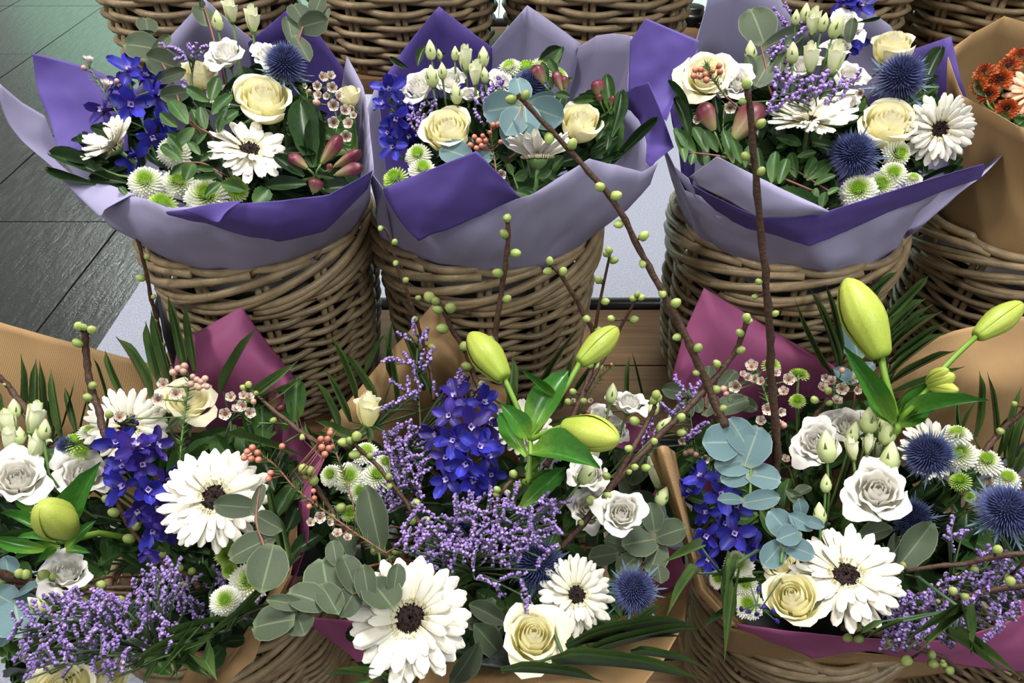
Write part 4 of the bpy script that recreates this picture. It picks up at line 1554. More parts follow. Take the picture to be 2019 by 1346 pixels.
waxflower(A, 'waxflower sprig with two white buds beside the purple corner of the left bouquet', [(174, 118, 26, (.1, .9, .3)), (210, 166, 30, (.2, .8, .4))], [(166, 134, 11), (230, 160, 10)], [(172, 118), (186, 150), (205, 180), (235, 230)], .01, nd=50)
waxflower(A, 'cluster of white waxflowers at the right edge of the left bouquet',
          [(636, 152, 26), (652, 150, 24), (626, 170, 25), (655, 172, 28), (628, 188, 24), (658, 208, 31, (-.1, .1, 1)), (680, 218, 29, (.2, .3, .9)), (694, 216, 22), (697, 228, 20), (658, 241, 31, (-.1, -.05, 1)), (688, 243, 29), (682, 268, 31, (.1, -.1, 1)), (645, 190, 20), (668, 190, 24)],
          [(624, 202, 14)], [(645, 150), (655, 200), (665, 250), (640, 300)], .03, nd=60)
waxflower(A, 'small dark waxflower needles between thistle and waxflowers in the left bouquet', [(600, 170, 14)], [(610, 180, 9)], [(600, 165), (606, 195), (600, 240)], .0, nd=70)
santini(A, 'button chrysanthemum spray with green hearts along the front of the left bouquet',
        [(286, 354, 72, (-.15, .5, .8)), (352, 356, 70, (-.05, .5, .8), '', -.01), (407, 382, 88, (-.05, .55, .8)), (319, 400, 62, (.0, .6, .75), 'g')], .012)
santini(A, 'button chrysanthemum hidden among fine leaves in the middle of the left bouquet', [(342, 296, 66, (-.1, .4, .9)), (466, 372, 56, (.2, .1, .9), 'g')], -.005)
leafy(A, 'pistache_branch', 'leafy green branch with paired leaflets in the middle of the left bouquet', 'greenery', [(352, 205), (385, 245), (412, 262)],
      [(370, 245, 335, 198), (412, 200, 368, 172), (415, 200, 430, 152), (418, 225, 458, 185), (405, 255, 395, 210, .5), (425, 250, 470, 218), (430, 262, 438, 230), (383, 252, 345, 290, .5), (388, 285, 408, 262), (350, 250, 316, 222), (392, 250, 378, 215), (432, 240, 448, 208), (360, 270, 328, 262)], 'leaflet', .46, .045, .0014, 'red_stem')
leafy(A, 'pistache_branch', 'lower leafy branch lying over the button chrysanthemums of the left bouquet', 'greenery', [(360, 320), (400, 322), (432, 340)],
      [(358, 318, 318, 286, .44), (365, 322, 335, 345), (380, 322, 364, 358, .5), (385, 330, 428, 334, .35), (380, 348, 430, 348, .3), (435, 360, 404, 386), (437, 362, 485, 376), (395, 318, 420, 300), (360, 300, 332, 268, .5), (395, 305, 372, 280, .5)], 'leaflet', .42, .05, .0013, 'red_stem')
leafy(A, 'leafy_stem', 'long dark leaves poking left over the lilac paper of the left bouquet', 'greenery', [(180, 320), (230, 345), (280, 350)],
      [(215, 352, 96, 300, .26), (190, 362, 90, 332, .16), (215, 320, 130, 310, .3), (200, 300, 140, 275, .35), (195, 310, 160, 262, .35), (250, 360, 175, 350, .3), (240, 270, 178, 250, .4), (235, 300, 185, 290, .4)], 'broad', .3, .01)
euca(A, 'eucalyptus stem with pale round leaves at the upper left of the left bouquet', [(292, 60), (318, 120), (345, 175), (360, 230)],
     [(290, 52, 34, 100), (280, 92, 72, 170, .8), (322, 124, 72, 160, .75), (316, 92, 60, 50, .38), (338, 150, 62, 20, .45), (345, 185, 60, 190, .6), (285, 66, 40, 5, .3)], lift=.0)
euca(A, 'eucalyptus tip with one dark round leaf left of the tall half-open blooms', [(402, 10), (414, 50), (425, 90)], [(402, 32, 40, 100, .95), (398, 8, 16, 90)], lift=-.02)
euca(A, 'eucalyptus stem with overlapping leaves at the top right of the left bouquet', [(610, 20), (590, 75), (580, 130)],
     [(618, 47, 60, 15, .8), (590, 28, 46, 120, .8), (626, 14, 44, 70, .8), (572, 60, 56, 100, .55), (595, 95, 60, -60, .5), (640, 30, 34, 60, .4)], lift=.0)
statice(A, 'small purple statice sprig in front of the half-hidden rose of the left bouquet', [(385, 110), (378, 150), (380, 200)],
        [(350, 102, 26, 160), (365, 112, 28, 130), (386, 104, 26, 80), (396, 108, 22, 50), (358, 118, 22, 200), (380, 96, 18, 110), (400, 98, 18, 20), (330, 95, 22, 150), (368, 168, 20, 100)], .03, .01, 7.5)
alstro(A, 'alstroemeria with striped crimson buds at the right of the left bouquet', [(634, 322, 672, 268, 30), (660, 328, 712, 297, 26), (662, 345, 716, 328, 26), (606, 332, 570, 306, 26), (618, 380, 624, 352, 30), (648, 340, 652, 322, 14)],
       [(618, 330, 592, 196, .40), (622, 325, 622, 232, .42), (600, 348, 540, 306, .4), (604, 362, 524, 366, .4), (640, 372, 690, 366, .6), (560, 300, 622, 302, .3), (625, 345, 664, 352, .3), (620, 390, 610, 415, .5)], stem=[(622, 350)], lift=.03)
leafy(A, 'leafy_stem', 'serrated light green leaf at the front lip of the left bouquet', 'greenery', [(510, 395), (515, 420)], [(500, 405, 530, 372, .7), (250, 385, 235, 368, .6)], 'holly', .5, .02)
filler(A, 'dark green filler leaves deep inside the left purple bouquet', 'filler greenery of the left purple bouquet',
       [(250, 250), (330, 330), (440, 330), (540, 360), (620, 400), (680, 400), (560, 250), (640, 250), (480, 150), (580, 180), (200, 340), (400, 220), (690, 300), (470, 400)], lift=-.04)

# ------------------------------------------------------------------ middle purple bouquet
Bm = Bq(K['m2'], .87, 380, .00066)
rose(Bm, 884, 256, 116, (-.1, .65, .75), 'cream rose standing behind the purple front flap of the middle bouquet', .01, 0)
rose(Bm, 1144, 246, 106, (.15, .72, .65), 'tall cream rose at the right of the middle bouquet behind the long twig', .0, 1)
gerbera(Bm, 1060, 316, 165, (-.02, .95, -.10), 'white gerbera seen from the side, below the eucalyptus of the middle bouquet', .02, cnt=(21, 17, 10), cone=.5)
lisianthus(Bm, 'white lisianthus with pointed green buds at the upper left of the middle bouquet',
           [(824, 172, 92, (-.4, .6, .6), 1), (886, 160, 76, (.1, .7, .6), 0, -.01), (926, 185, 50, (.1, .8, .4), 1, -.01)],
           [(849, 98, 22), (851, 150, 25, .03), (872, 140, 19, .03), (897, 105, 16), (899, 184, 24, .03), (866, 107, 12, 0)])
lisianthus(Bm, 'lisianthus with half-open pale blooms at the top of the middle bouquet',
           [(918, 122, 44, (0, .97, .2), 'half'), (938, 150, 42, (.05, .95, .25), 'half', .015), (990, 160, 66, (.3, .75, .5), 1, -.015)],
           [(953, 112, 23, .0), (956, 148, 18, .02)])
eryngium(Bm, 1046, 170, 76, (-.2, .7, .6), 'blue thistle tucked above the blue-grey eucalyptus of the middle bouquet', -.005)
delphinium(Bm, 'deep blue delphinium along the left edge of the middle bouquet',
           [(768, 178, 62, (-.3, .6, .7)), (782, 232, 60, (-.1, -.2, .95), .01), (776, 290, 54, (-.2, -.2, .9), .01), (758, 205, 50, (-.6, .1, .7)), (804, 264, 56, (.5, -.3, .7), -.015), (795, 205, 52, (.6, .2, .6), -.01), (766, 262, 46, (-.5, 0, .8))],
           [(785, 160, 16)], stem=[(765, 165), (775, 230), (780, 300)], violet=.1)
santini(Bm, 'button chrysanthemums in the lower left corner of the middle bouquet', [(823, 302, 56, (-.2, .6, .75)), (834, 330, 60, (.1, .7, .65)), (778, 350, 56, (-.3, .5, .8), 'g')], .01)
santini(Bm, 'pale button chrysanthemums against the lilac corner of the middle bouquet', [(1038, 134, 62, (-.1, .8, .5), 'g'), (1003, 130, 54, (-.3, .8, .4)), (1104, 146, 48, (.5, .7, .4)), (1070, 124, 50, (.1, .9, .3))], -.025)
euca(Bm, 'blue-grey eucalyptus rosette in the middle of the centre bouquet', [(1032, 190), (1025, 250), (1018, 300)],
     [(990, 214, 76, 190, .95), (1076, 222, 74, -20, .9), (1038, 238, 62, -85, .85), (1066, 196, 60, 15, .45), (1025, 180, 54, 100, .8), (1042, 268, 60, -60, .7), (1006, 262, 74, -70, .5), (1012, 240, 60, 240, .8)], True, .035)
euca(Bm, 'single eucalyptus leaves peeping over the purple flap of the middle bouquet', [(920, 305), (925, 330)], [(899, 302, 66, 160, .8), (950, 312, 46, 30, .7)], True, .02)
statice(Bm, 'purple statice sprigs right of the left rose in the middle bouquet', [(960, 170), (955, 230), (950, 290)],
        [(968, 190, 44, 70), (980, 175, 36, 40), (950, 205, 40, 100), (962, 225, 40, 80), (945, 232, 34, 120), (985, 165, 26, 120), (940, 200, 26, 140), (972, 215, 30, 40), (955, 180, 30, 100)], .005, .015, 7.5)
statice(Bm, 'mauve statice sprigs between delphinium and left rose of the middle bouquet', [(835, 215), (830, 260), (840, 300)],
        [(818, 222, 34, 110), (830, 228, 34, 80), (850, 214, 30, 50), (815, 248, 34, 120), (828, 255, 32, 90), (845, 208, 22, 20), (808, 232, 26, 150), (836, 240, 26, 60)], .0, .012, 7)
waxflower(Bm, 'waxflower sprig with small red buds right of the left rose', [(988, 344, 27, (.1, -.1, 1))], [(945, 278, 13), (936, 270, 11), (950, 288, 12), (958, 278, 11), (928, 286, 12), (940, 292, 11), (986, 280, 10), (972, 247, 12), (982, 246, 13), (966, 262, 10), (952, 268, 10)],
          [(968, 240), (970, 285), (976, 320), (980, 360)], .03, True, nd=70)
alstro(Bm, 'alstroemeria buds over the green chrysanthemum of the middle bouquet', [(1072, 165, 1052, 130, 27), (1108, 180, 1094, 140, 22), (1115, 176, 1112, 150, 18)],
       [(1088, 130, 1106, 96, .5), (1080, 160, 1068, 122, .45, (0, .3)), (1100, 150, 1082, 116, .5), (1095, 170, 1130, 155, .4), (1095, 185, 1125, 192, .45), (1088, 175, 1085, 150, .5)], stem=[(1090, 185)], lift=.01, kind='leaflet')
alstro(Bm, 'alstroemeria bud with a green leaf at the right of the middle bouquet', [(1182, 190, 1176, 158, 30), (1184, 200, 1180, 185, 15), (1206, 210, 1208, 188, 13)],
       [(1205, 225, 1196, 146, .34), (1178, 195, 1128, 200, .3), (1218, 240, 1222, 180, .35)], stem=[(1195, 225)], lift=.0, kind='mid')
leafy(Bm, 'leafy_stem', 'dark pointed leaves at the top of the middle bouquet', 'greenery', [(1085, 110), (1080, 140)], [(1062, 122, 1106, 94, .5), (1100, 130, 1108, 92, .35), (805, 135, 768, 112, .3), (824, 130, 836, 92, .4), (862, 120, 880, 105, .4)], 'broad', .4, -.02)
leafy(Bm, 'leafy_stem', 'dark twisted leaf reaching over the lilac inside at the right of the middle bouquet', 'greenery', [(1215, 320), (1205, 335)], [(1200, 330, 1298, 232, .14), (1205, 270, 1228, 176, .25), (1180, 320, 1232, 300, .3), (1195, 295, 1200, 262, .4)], 'broad', .3, .03)
leafy(Bm, 'pistache_branch', 'small round leaflets under the side-on gerbera of the middle bouquet', 'greenery', [(1010, 340), (1022, 375)], [(1010, 345, 1000, 322, .7), (1012, 352, 1040, 340, .7), (1005, 365, 985, 345, .7), (1025, 372, 1052, 378, .6), (1015, 378, 1050, 388, .5), (1060, 350, 1088, 335, .6), (1075, 340, 1100, 355, .5)], 'leaflet', .6, .01)
filler(Bm, 'dark green filler leaves deep inside the middle purple bouquet', 'filler greenery of the middle purple bouquet',
       [(800, 220), (860, 330), (960, 330), (1060, 370), (1120, 330), (1180, 280), (1210, 230), (1100, 200), (1000, 180), (910, 210), (1030, 330), (1150, 310), (960, 250), (1000, 380)], lift=-.04)

# ------------------------------------------------------------------ right purple bouquet
Cr = Bq(K['m3'], .87, 390, .00066)
gerbera(Cr, 1594, 240, 178, (.03, .92, .36), 'white gerbera facing upward in the centre of the right purple bouquet', .02, cnt=(24, 20, 14), cone=.22)
gerbera(Cr, 1852, 254, 142, (.34, .05, .93), 'white gerbera with dark eye at the right edge of the right purple bouquet', .02, cnt=(24, 20, 15))
rose(Cr, 1752, 244, 128, (.15, .72, .68), 'large cream rose beside the right-hand gerbera of the right purple bouquet', .01, 0)
rose(Cr, 1392, 148, 122, (-.1, .5, .85), 'open cream rose at the left of the right purple bouquet carrying red buds', .0, 2)
rose(Cr, 1760, 96, 96, (.0, .85, .4), 'cream rose mostly hidden behind the upper thistle of the right purple bouquet', -.03, 1)
lisianthus(Cr, 'white lisianthus bloom behind the tall vertical twig tip', [(1452, 162, 82, (.1, .5, .85), 1)], [(1480, 102, 25, -.01)])
lisianthus(Cr, 'lisianthus with four large pale half-open blooms at the top of the right bouquet',
           [(1598, 122, 50, (-.1, .97, .2), 'half', .01), (1645, 124, 54, (.08, .97, .2), 'half', .01), (1604, 50, 46, (0, .97, .2), 'half'), (1672, 50, 84, (.4, .7, .5), 1, -.02), (1655, 92, 60, (.2, .8, .4), 1, -.02)],
           [(1563, 104, 24, .02), (1569, 34, 17), (1588, 26, 22, 0), (1624, 44, 21, .02), (1650, 50, 28, .025, .2)])
lisianthus(Cr, 'white lisianthus blooms behind the statice above the upward gerbera', [(1670, 200, 66, (.2, .6, .6), 1), (1585, 130, 70, (-.2, .7, .5), 1, -.03), (1675, 150, 70, (.3, .6, .6), 0, -.02)], [])
eryngium(Cr, 1776, 152, 100, (.05, .5, .85), 'upper blue thistle with spiky collar in the right purple bouquet', .02)
eryngium(Cr, 1684, 304, 96, (.1, .25, .95), 'lower blue thistle above the button chrysanthemums of the right purple bouquet', .025)
santini(Cr, 'button chrysanthemums at the front right of the right purple bouquet', [(1692, 372, 76, (-.1, .45, .85)), (1762, 340, 58, (.1, .5, .8)), (1738, 362, 66, (0, .3, .8), '', -.008), (1801, 350, 40, (.2, .8, .5))], .012)
santini(Cr, 'single button chrysanthemum turned sideways below the large rose of the right bouquet', [(1774, 302, 62, (.65, .15, .7))], .01)
delphinium(Cr, 'blue delphinium at the very top of the right purple bouquet', [(1660, 2, 60, (-.2, .5, .8)), (1696, 8, 64, (.4, .5, .7)), (1680, -20, 60, (0, .7, .6)), (1672, 95, 40, (.3, .2, .8), -.02), (1690, 78, 40, (.3, .2, .8), -.03)], stem=[(1680, -20), (1680, 40), (1670, 100)], lift=-.03, violet=0)
statice(Cr, 'wide lilac statice spray across the middle of the right purple bouquet', [(1600, 160), (1610, 200), (1600, 260)],
        [(1535, 160, 40, 80), (1545, 175, 38, 60), (1562, 170, 40, 50), (1585, 165, 44, 30), (1605, 160, 40, 20), (1630, 158, 34, 60), (1580, 188, 46, 20), (1600, 195, 40, 40), (1625, 180, 44, 40), (1650, 172, 40, 50), (1675, 165, 40, 30), (1690, 155, 34, 60), (1660, 188, 30, 70), (1530, 150, 30, 120), (1570, 195, 40, 30), (1525, 205, 40, 60), (1515, 225, 40, 30), (1545, 205, 30, 40), (1640, 198, 30, 60), (1560, 152, 30, 100), (1615, 178, 36, 10)], .03, .012, 9)
statice(Cr, 'purple statice sprigs beside the round eucalyptus leaf of the right purple bouquet', [(1560, 60), (1555, 110)], [(1545, 42, 50, 125), (1558, 55, 40, 120), (1575, 58, 34, 60), (1556, 20, 24, 110), (1580, 70, 36, 40), (1540, 95, 40, 60), (1530, 110, 30, 50), (1518, 108, 30, 40), (1548, 110, 30, 80)], -.01, .015, 8)
euca(Cr, 'eucalyptus with one big round mottled leaf against pale paper in the right bouquet', [(1500, 90), (1510, 130), (1515, 170)], [(1494, 52, 76, 110, .98), (1545, 76, 92, 25, .40), (1507, 140, 70, 60, .7), (1480, 130, 46, 110, .5), (1535, 130, 60, 60, .4), (1678, 60, 50, 80, .5)], False, -.005)
waxflower(Cr, 'sprig of small red buds lying on the open rose of the right bouquet', [], [(1391, 147, 13), (1382, 137, 12), (1371, 138, 12), (1368, 150, 13), (1393, 158, 14), (1418, 130, 12), (1420, 142, 12), (1406, 140, 10), (1380, 152, 11)], [(1394, 128), (1400, 148), (1412, 165), (1430, 190)], .06, True, nd=80)
waxflower(Cr, 'few white waxflowers among the alstroemeria buds of the right bouquet', [(1440, 212, 33, (.1, 0, 1)), (1376, 236, 26, (-.3, .2, .9)), (1696, 184, 24, (-.3, .1, .9))], [], [(1430, 205), (1425, 240), (1430, 290)], .02, nd=30)
alstro(Cr, 'alstroemeria with two plump wine-striped buds at the left of the right bouquet', [(1408, 258, 1384, 204, 38), (1446, 276, 1500, 208, 56)],
       [(1365, 250, 1318, 158, .18), (1360, 270, 1330, 190, .3), (1420, 260, 1410, 190, .3), (1510, 240, 1500, 200, .4), (1515, 260, 1530, 200, .3)], stem=[(1425, 300)], lift=.02)
leafy(Cr, 'pistache_branch', 'branch of paired olive leaflets along the front left of the right purple bouquet', 'greenery', [(1355, 300), (1420, 308), (1480, 325), (1540, 350), (1600, 375)],
      [(1372, 300, 1336, 256, .42), (1395, 300, 1368, 250, .42), (1415, 300, 1388, 256, .42), (1368, 302, 1362, 325, .6), (1396, 306, 1392, 328, .6), (1445, 322, 1426, 256, .36), (1462, 322, 1444, 272, .4), (1416, 305, 1436, 330, .35), (1500, 345, 1494, 290, .36), (1522, 360, 1530, 298, .40), (1536, 362, 1552, 312, .42), (1520, 360, 1510, 375, .6), (1470, 330, 1480, 285, .4), (1350, 320, 1330, 252, .3), (1620, 410, 1628, 378, .6)], 'leaflet', .42, .035, .0015, 'red_stem')
leafy(Cr, 'pistache_branch', 'darker leaflet branch under the upward gerbera of the right bouquet', 'greenery', [(1560, 330), (1600, 355), (1640, 380)],
      [(1585, 350, 1606, 308, .45), (1590, 355, 1640, 318, .42), (1605, 365, 1648, 345, .45), (1570, 350, 1560, 300, .4), (1610, 370, 1600, 405, .5), (1560, 280, 1530, 292, .4), (1580, 285, 1530, 270, .4), (1600, 280, 1650, 290, .4), (1570, 310, 1610, 300, .4), (1630, 385, 1655, 370, .5)], 'leaflet', .45, .01, .0014, 'red_stem')
leafy(Cr, 'leafy_stem', 'yellowish serrated leaf lying on the grey front flap of the right bouquet', 'greenery', [(1600, 400), (1620, 410)], [(1528, 372, 1618, 412, .36, 0, (0, .5))], 'holly', .36, .03)
leafy(Cr, 'leafy_stem', 'dark green leaves at the right of the right purple bouquet beside upper thistle', 'greenery', [(1830, 150), (1820, 190)], [(1818, 180, 1856, 92, .3), (1800, 190, 1850, 150, .3), (1690, 44, 1736, 34, .15), (1860, 350, 1895, 310, .3), (1790, 370, 1890, 328, .08), (1830, 350, 1845, 335, .6), (1860, 345, 1900, 330, .3)], 'broad', .3, -.01)
filler(Cr, 'dark green filler leaves deep inside the right purple bouquet', 'filler greenery of the right purple bouquet',
       [(1350, 230), (1420, 250), (1400, 320), (1480, 310), (1560, 340), (1640, 360), (1600, 300), (1720, 280), (1820, 330), (1520, 220), (1480, 190), (1700, 200), (1640, 390), (1840, 180)], lift=-.04)

# ------------------------------------------------------------------ orange bouquet at the right edge
Dq = Bq(K['m4'], .95, 260, .00066)
for k, (h, lb) in enumerate((([(1942, 142, 46, (-.3, .7, .6)), (1930, 168, 40, (-.5, .3, .7))], 'leftmost rust-orange chrysanthemums against the kraft paper'),
                             ([(1988, 132, 52, (0, .7, .7)), (1972, 158, 50, (-.1, .4, .9)), (2010, 112, 50, (.2, .8, .5))], 'upper rust-orange chrysanthemums behind the peach gerbera'),
                             ([(1950, 186, 44, (-.2, .2, .9)), (1985, 215, 50, (0, .2, .9)), (2020, 200, 40, (.2, .2, .9))], 'lower rust-orange chrysanthemums in front of the kraft paper fold'))):
    t = thing('chrysanthemum', lb, 'chrysanthemum', Matrix.Translation(Dq.P(h[0][0], h[0][1])), 'orange chrysanthemums at the right edge')
    ps = []
    for x, y, s, fc in h:
        P = Dq.P(x, y, .01)
        n = facing(P, *fc)
        s = metres(s, P) / 2
        o = part('flower_head', ORNG[0], t, wm(t, frm(P, n, R.uniform(0, 6), s)))
        o['kind'] = 'stuff'
        part('centre', GD, o, Matrix.Translation((0, 0, .2)) @ Matrix.Scale(1.2, 4))
        ps.append((bez(P, P - n * .05, Dq.foot(P) + V((0, 0, .06)), Dq.foot(P), 6), [.0018] * 7))
    tubes(t, 'stem', ps, 'stem')
gerbera(Dq, 2040, 180, 120, (-.3, .3, .9), 'peach gerbera cut off by the right edge among orange chrysanthemums', .03, PEACH_P, (20, 16, 12))
leafy(Dq, 'leafy_stem', 'small green leaves among the orange chrysanthemums', 'greenery', [(1940, 180), (1950, 210)], [(1940, 190, 1922, 160, .4), (1960, 200, 1975, 170, .4), (2000, 250, 2015, 225, .6), (1990, 240, 1970, 220, .5), (2030, 250, 2000, 232, .5)], 'mid', .4, .01)
filler(Dq, 'dark green filler leaves inside the orange bouquet', 'filler greenery of the orange bouquet', [(1940, 190), (1985, 200), (2020, 230), (1960, 160)], lift=-.04, size=(40, 70))

# ------------------------------------------------------------------ lower left bouquet
E = Bq(K['f1'], .40, 1300, .00055)
gerbera(E, 424, 981, 214, (-.2, .22, .95), 'large white gerbera beside the purple-blue delphinium of the lower left bouquet', .03, cnt=(26, 23, 18), wide=1.15)
gerbera(E, 252, 838, 156, (.1, .25, .95), 'white gerbera at the back of the lower left bouquet, half behind the delphinium', -.02, cnt=(24, 20, 14))
rose(E, 372, 785, 128, (.1, .65, .7), 'pale cream rose under the pink waxflower buds of the lower left bouquet', -.02, 2)
rose(E, 120, 1362, 140, (-.1, .4, .9), 'cream rose cut by the bottom edge at far left under the statice', .02, 0)
rose(E, 205, 1340, 110, (.2, .3, .9), 'pale yellow rose at the bottom edge under the statice, right of another', .0, 1)
lisianthus(E, 'white lisianthus with pale green half-open blooms at the far left edge',
           [(34, 944, 128, (-.1, .4, .9), 0, .02), (66, 832, 56, (.1, .95, .25), 'half', .0), (18, 842, 52, (-.2, .95, .25), 'half', .0), (70, 884, 52, (.1, .9, .3), 'half', .015), (20, 874, 50, (-.1, .9, .3), 'half', .01)],
           [(88, 846, 24, .03), (28, 806, 24, 0, -.1), (40, 858, 20, .02)])
lisianthus(E, 'white lisianthus bloom behind the pointed green leaf in the lower left bouquet', [(165, 934, 122, (.15, .45, .85), 1, -.02)], [])
lisianthus(E, 'small white ruffled bloom above the horizontal twigs at lower left', [(130, 1128, 104, (0, .6, .8), 1, .0)], [(72, 1192, 26, .03, -1.2)])
delphinium(E, 'purple-blue delphinium spike in front of the back gerbera of the lower left bouquet',
           [(228, 872, 70, (-.3, .3, .9), .02), (264, 882, 80, (.1, .5, .8), .03), (305, 880, 70, (.6, .3, .7), .02), (242, 920, 62, (-.3, -.1, .9), .02), (280, 915, 70, (.2, 0, .95), .02), (245, 956, 72, (-.3, .0, .9), .02), (292, 965, 70, (.1, 0, .95), .02), (328, 946, 64, (.5, .1, .8), .01), (270, 1005, 66, (-.2, -.2, .9), .01), (312, 1000, 70, (.3, -.2, .9), .01), (300, 1045, 64, (.1, -.4, .9)), (330, 1040, 56, (.3, -.4, .8)), (225, 930, 50, (-.6, .1, .7)), (290, 1085, 50, (0, -.5, .8))],
           [(232, 832, 12), (258, 826, 12), (272, 838, 12)], stem=[(245, 835), (262, 900), (285, 980), (310, 1080)], violet=.45)
waxflower(E, 'waxflower sprig with pink-brown buds in front of the pale rose of the lower left bouquet',
          [(322, 757, 31, (-.2, .3, .9)), (312, 787, 33, (-.2, 0, 1)), (347, 776, 34, (0, .1, 1)), (236, 822, 30, (.1, .2, .9))],
          [(342, 734, 15), (352, 727, 15), (364, 722, 15), (362, 732, 14), (376, 757, 15), (388, 748, 13), (396, 752, 14), (404, 746, 14), (408, 762, 13), (392, 764, 14), (380, 742, 12)], [(374, 745), (368, 785), (362, 830), (356, 890), (350, 960)], .02, nd=110)
waxflower(E, 'white and pink waxflowers below the mauve paper corner of the lower left bouquet', [(444, 816, 33, (-.1, 0, 1)), (478, 800, 32), (492, 814, 30, (.3, .1, .9)), (455, 783, 28), (480, 780, 24), (466, 806, 26), (492, 782, 22)], [(500, 792, 12)], [(470, 790), (490, 830), (560, 835), (600, 850)], .015, nd=40)
alstro(E, 'alstroemeria bud with two broad ribbed leaves right of the mauve paper corner', [(540, 808, 545, 764, 32), (548, 812, 556, 800, 16)],
       [(582, 832, 586, 744, .48), (518, 880, 516, 792, .46), (560, 850, 570, 790, .4), (500, 870, 478, 812, .35)], stem=[(545, 850)], lift=.0, kind='mid')
santini(E, 'button chrysanthemums right of the eucalyptus leaf of the lower left bouquet', [(443, 1182, 62, (-.1, .2, .95), '', .02), (492, 1144, 82, (.1, .3, .9)), (452, 1088, 60, (0, .3, .9), 'g'), (452, 1124, 34, (-.2, .1, .9), 'g')], .0)
santini(E, 'green-white chrysanthemums behind the small thistle at the upper left of the lower bouquet', [(150, 868, 56, (-.1, .7, .6), 'g'), (176, 848, 44, (0, .8, .5)), (160, 890, 40, (.2, .5, .7), 'g')], -.02)
eryngium(E, 132, 880, 46, (-.3, .6, .6), 'small blue thistle peeking out beside the pale lisianthus buds at far left', -.02)
euca(E, 'eucalyptus branch with broad dark leaves crossing the large gerbera of the lower left bouquet', [(512, 960), (505, 1020), (515, 1060), (530, 1100)],
     [(464, 998, 86, 175, .6), (508, 985, 66, 70, .35), (497, 1078, 100, 205, .62), (527, 1120, 98, -105, .78), (530, 1030, 60, -30, .6)], False, .06)
euca(E, 'blue-grey eucalyptus leaves at the far left edge by the horizontal twigs', [(30, 1150), (20, 1180), (10, 1210)], [(34, 1214, 84, -80, .85), (8, 1180, 60, 150, .9), (5, 1245, 60, -100, .6), (15, 1120, 50, 100, .8), (50, 1165, 46, 20, .6)], True, .01)
t = leafy(E, 'lily_stem', 'green lily stem with one pale bud facing the camera at far left', 'lily', [(118, 1035), (119, 1055), (120, 1066)],
          [(130, 1050, 198, 910, .36, .03), (75, 1010, 30, 975, .35), (100, 1060, 0, 1010, .2), (110, 1070, 30, 1060, .3), (120, 1080, 25, 1105, .28), (130, 1080, 190, 1025, .36), (125, 1060, 45, 1030, .3), (130, 1085, 180, 1090, .35), (105, 1085, -20, 1060, .22), (110, 1080, 70, 1110, .35)], 'lance', .3, .01, .004, 'lily_stem')
n = facing(E.P(100, 1015), -.42, .38, .8)
P = E.P(100, 1015, .05)
part('bud', LILY, t, wm(t, frm(P - n * .05, n, .6, 1) @ Matrix.Diagonal((metres(72, P) / .37, metres(72, P) / .37, .075, 1))))
statice(E, 'broad purple statice spray filling the bottom of the lower left bouquet', [(200, 1200), (250, 1260), (330, 1300)],
        cloud(150, 30, 345, 1165, 1330, 100, 55, (26, 46), inside=lambda x, y: (y > 1180 - .10 * (x - 100)) and (y < 1330 - .28 * max(0, x - 210)) and (y > 1165 + .55 * max(0, 110 - x))) + cloud(26, 265, 360, 1105, 1180, 100, 45, (26, 40)), .02, .035, 8)
statice(E, 'shaded dark statice sprigs around the small button chrysanthemum at lower left', [(420, 1150), (430, 1200)], cloud(44, 340, 520, 1130, 1240, 90, 60, (24, 38)), -.035, .02, 7)
fronds(E, 'narrow palm blades standing in front of the kraft paper at far left', [(0, 830, -8, 765, 16), (38, 810, 40, 694, 16), (70, 815, 72, 705, 20), (82, 820, 77, 706, 16), (122, 860, 101, 726, 18), (100, 870, 82, 772, 12), (150, 850, 128, 762, 14), (118, 850, 148, 745, 4), (160, 845, 180, 760, 4)], 'blade', -.06, base=(90, 880))
fronds(E, 'long dark palm blades rising before the kraft paper right of the budding twig', [(195, 830, 163, 766, 10), (250, 790, 208, 690, 15), (295, 785, 226, 664, 18), (212, 800, 183, 704, 6), (318, 755, 288, 632, 20), (334, 750, 298, 610, 22), (365, 740, 330, 580, 20), (385, 730, 366, 600, 18), (195, 850, 172, 790, 8)], 'blade', -.05, base=(330, 830))
fronds(E, 'palm blades arching in front of the mauve paper of the lower left bouquet', [(440, 770, 512, 640, 22), (480, 790, 590, 710, 26), (500, 800, 600, 742, 22), (490, 805, 575, 765, 14), (455, 860, 610, 905, 18)], 'blade', -.01, base=(455, 830))
fronds(E, 'dark drooping grass blades over the bottom of the lower left bouquet', [(330, 1255, 480, 1215, 16), (320, 1270, 440, 1235, 20), (300, 1290, 420, 1260, 20), (310, 1300, 280, 1350, 18), (350, 1240, 260, 1330, 20), (380, 1240, 300, 1345, 16), (400, 1250, 250, 1310, 14), (420, 1255, 330, 1346, 18), (350, 1290, 420, 1340, 24), (420, 1250, 540, 1190, 14), (455, 1240, 560, 1130, 12), (400, 1300, 430, 1346, 20), (360, 1250, 350, 1345, 14), (500, 1200, 410, 1250, 12), (480, 1220, 415, 1248, 8)], 'blade', .04, base=(420, 1250))
fronds(E, 'bright blades on the kraft edge right of the dark eucalyptus leaves', [(565, 1110, 530, 950, 16), (570, 1115, 545, 1010, 14), (568, 1120, 602, 1070, 8), (566, 1125, 598, 1094, 8)], 'blade', .03, base=(566, 1130))
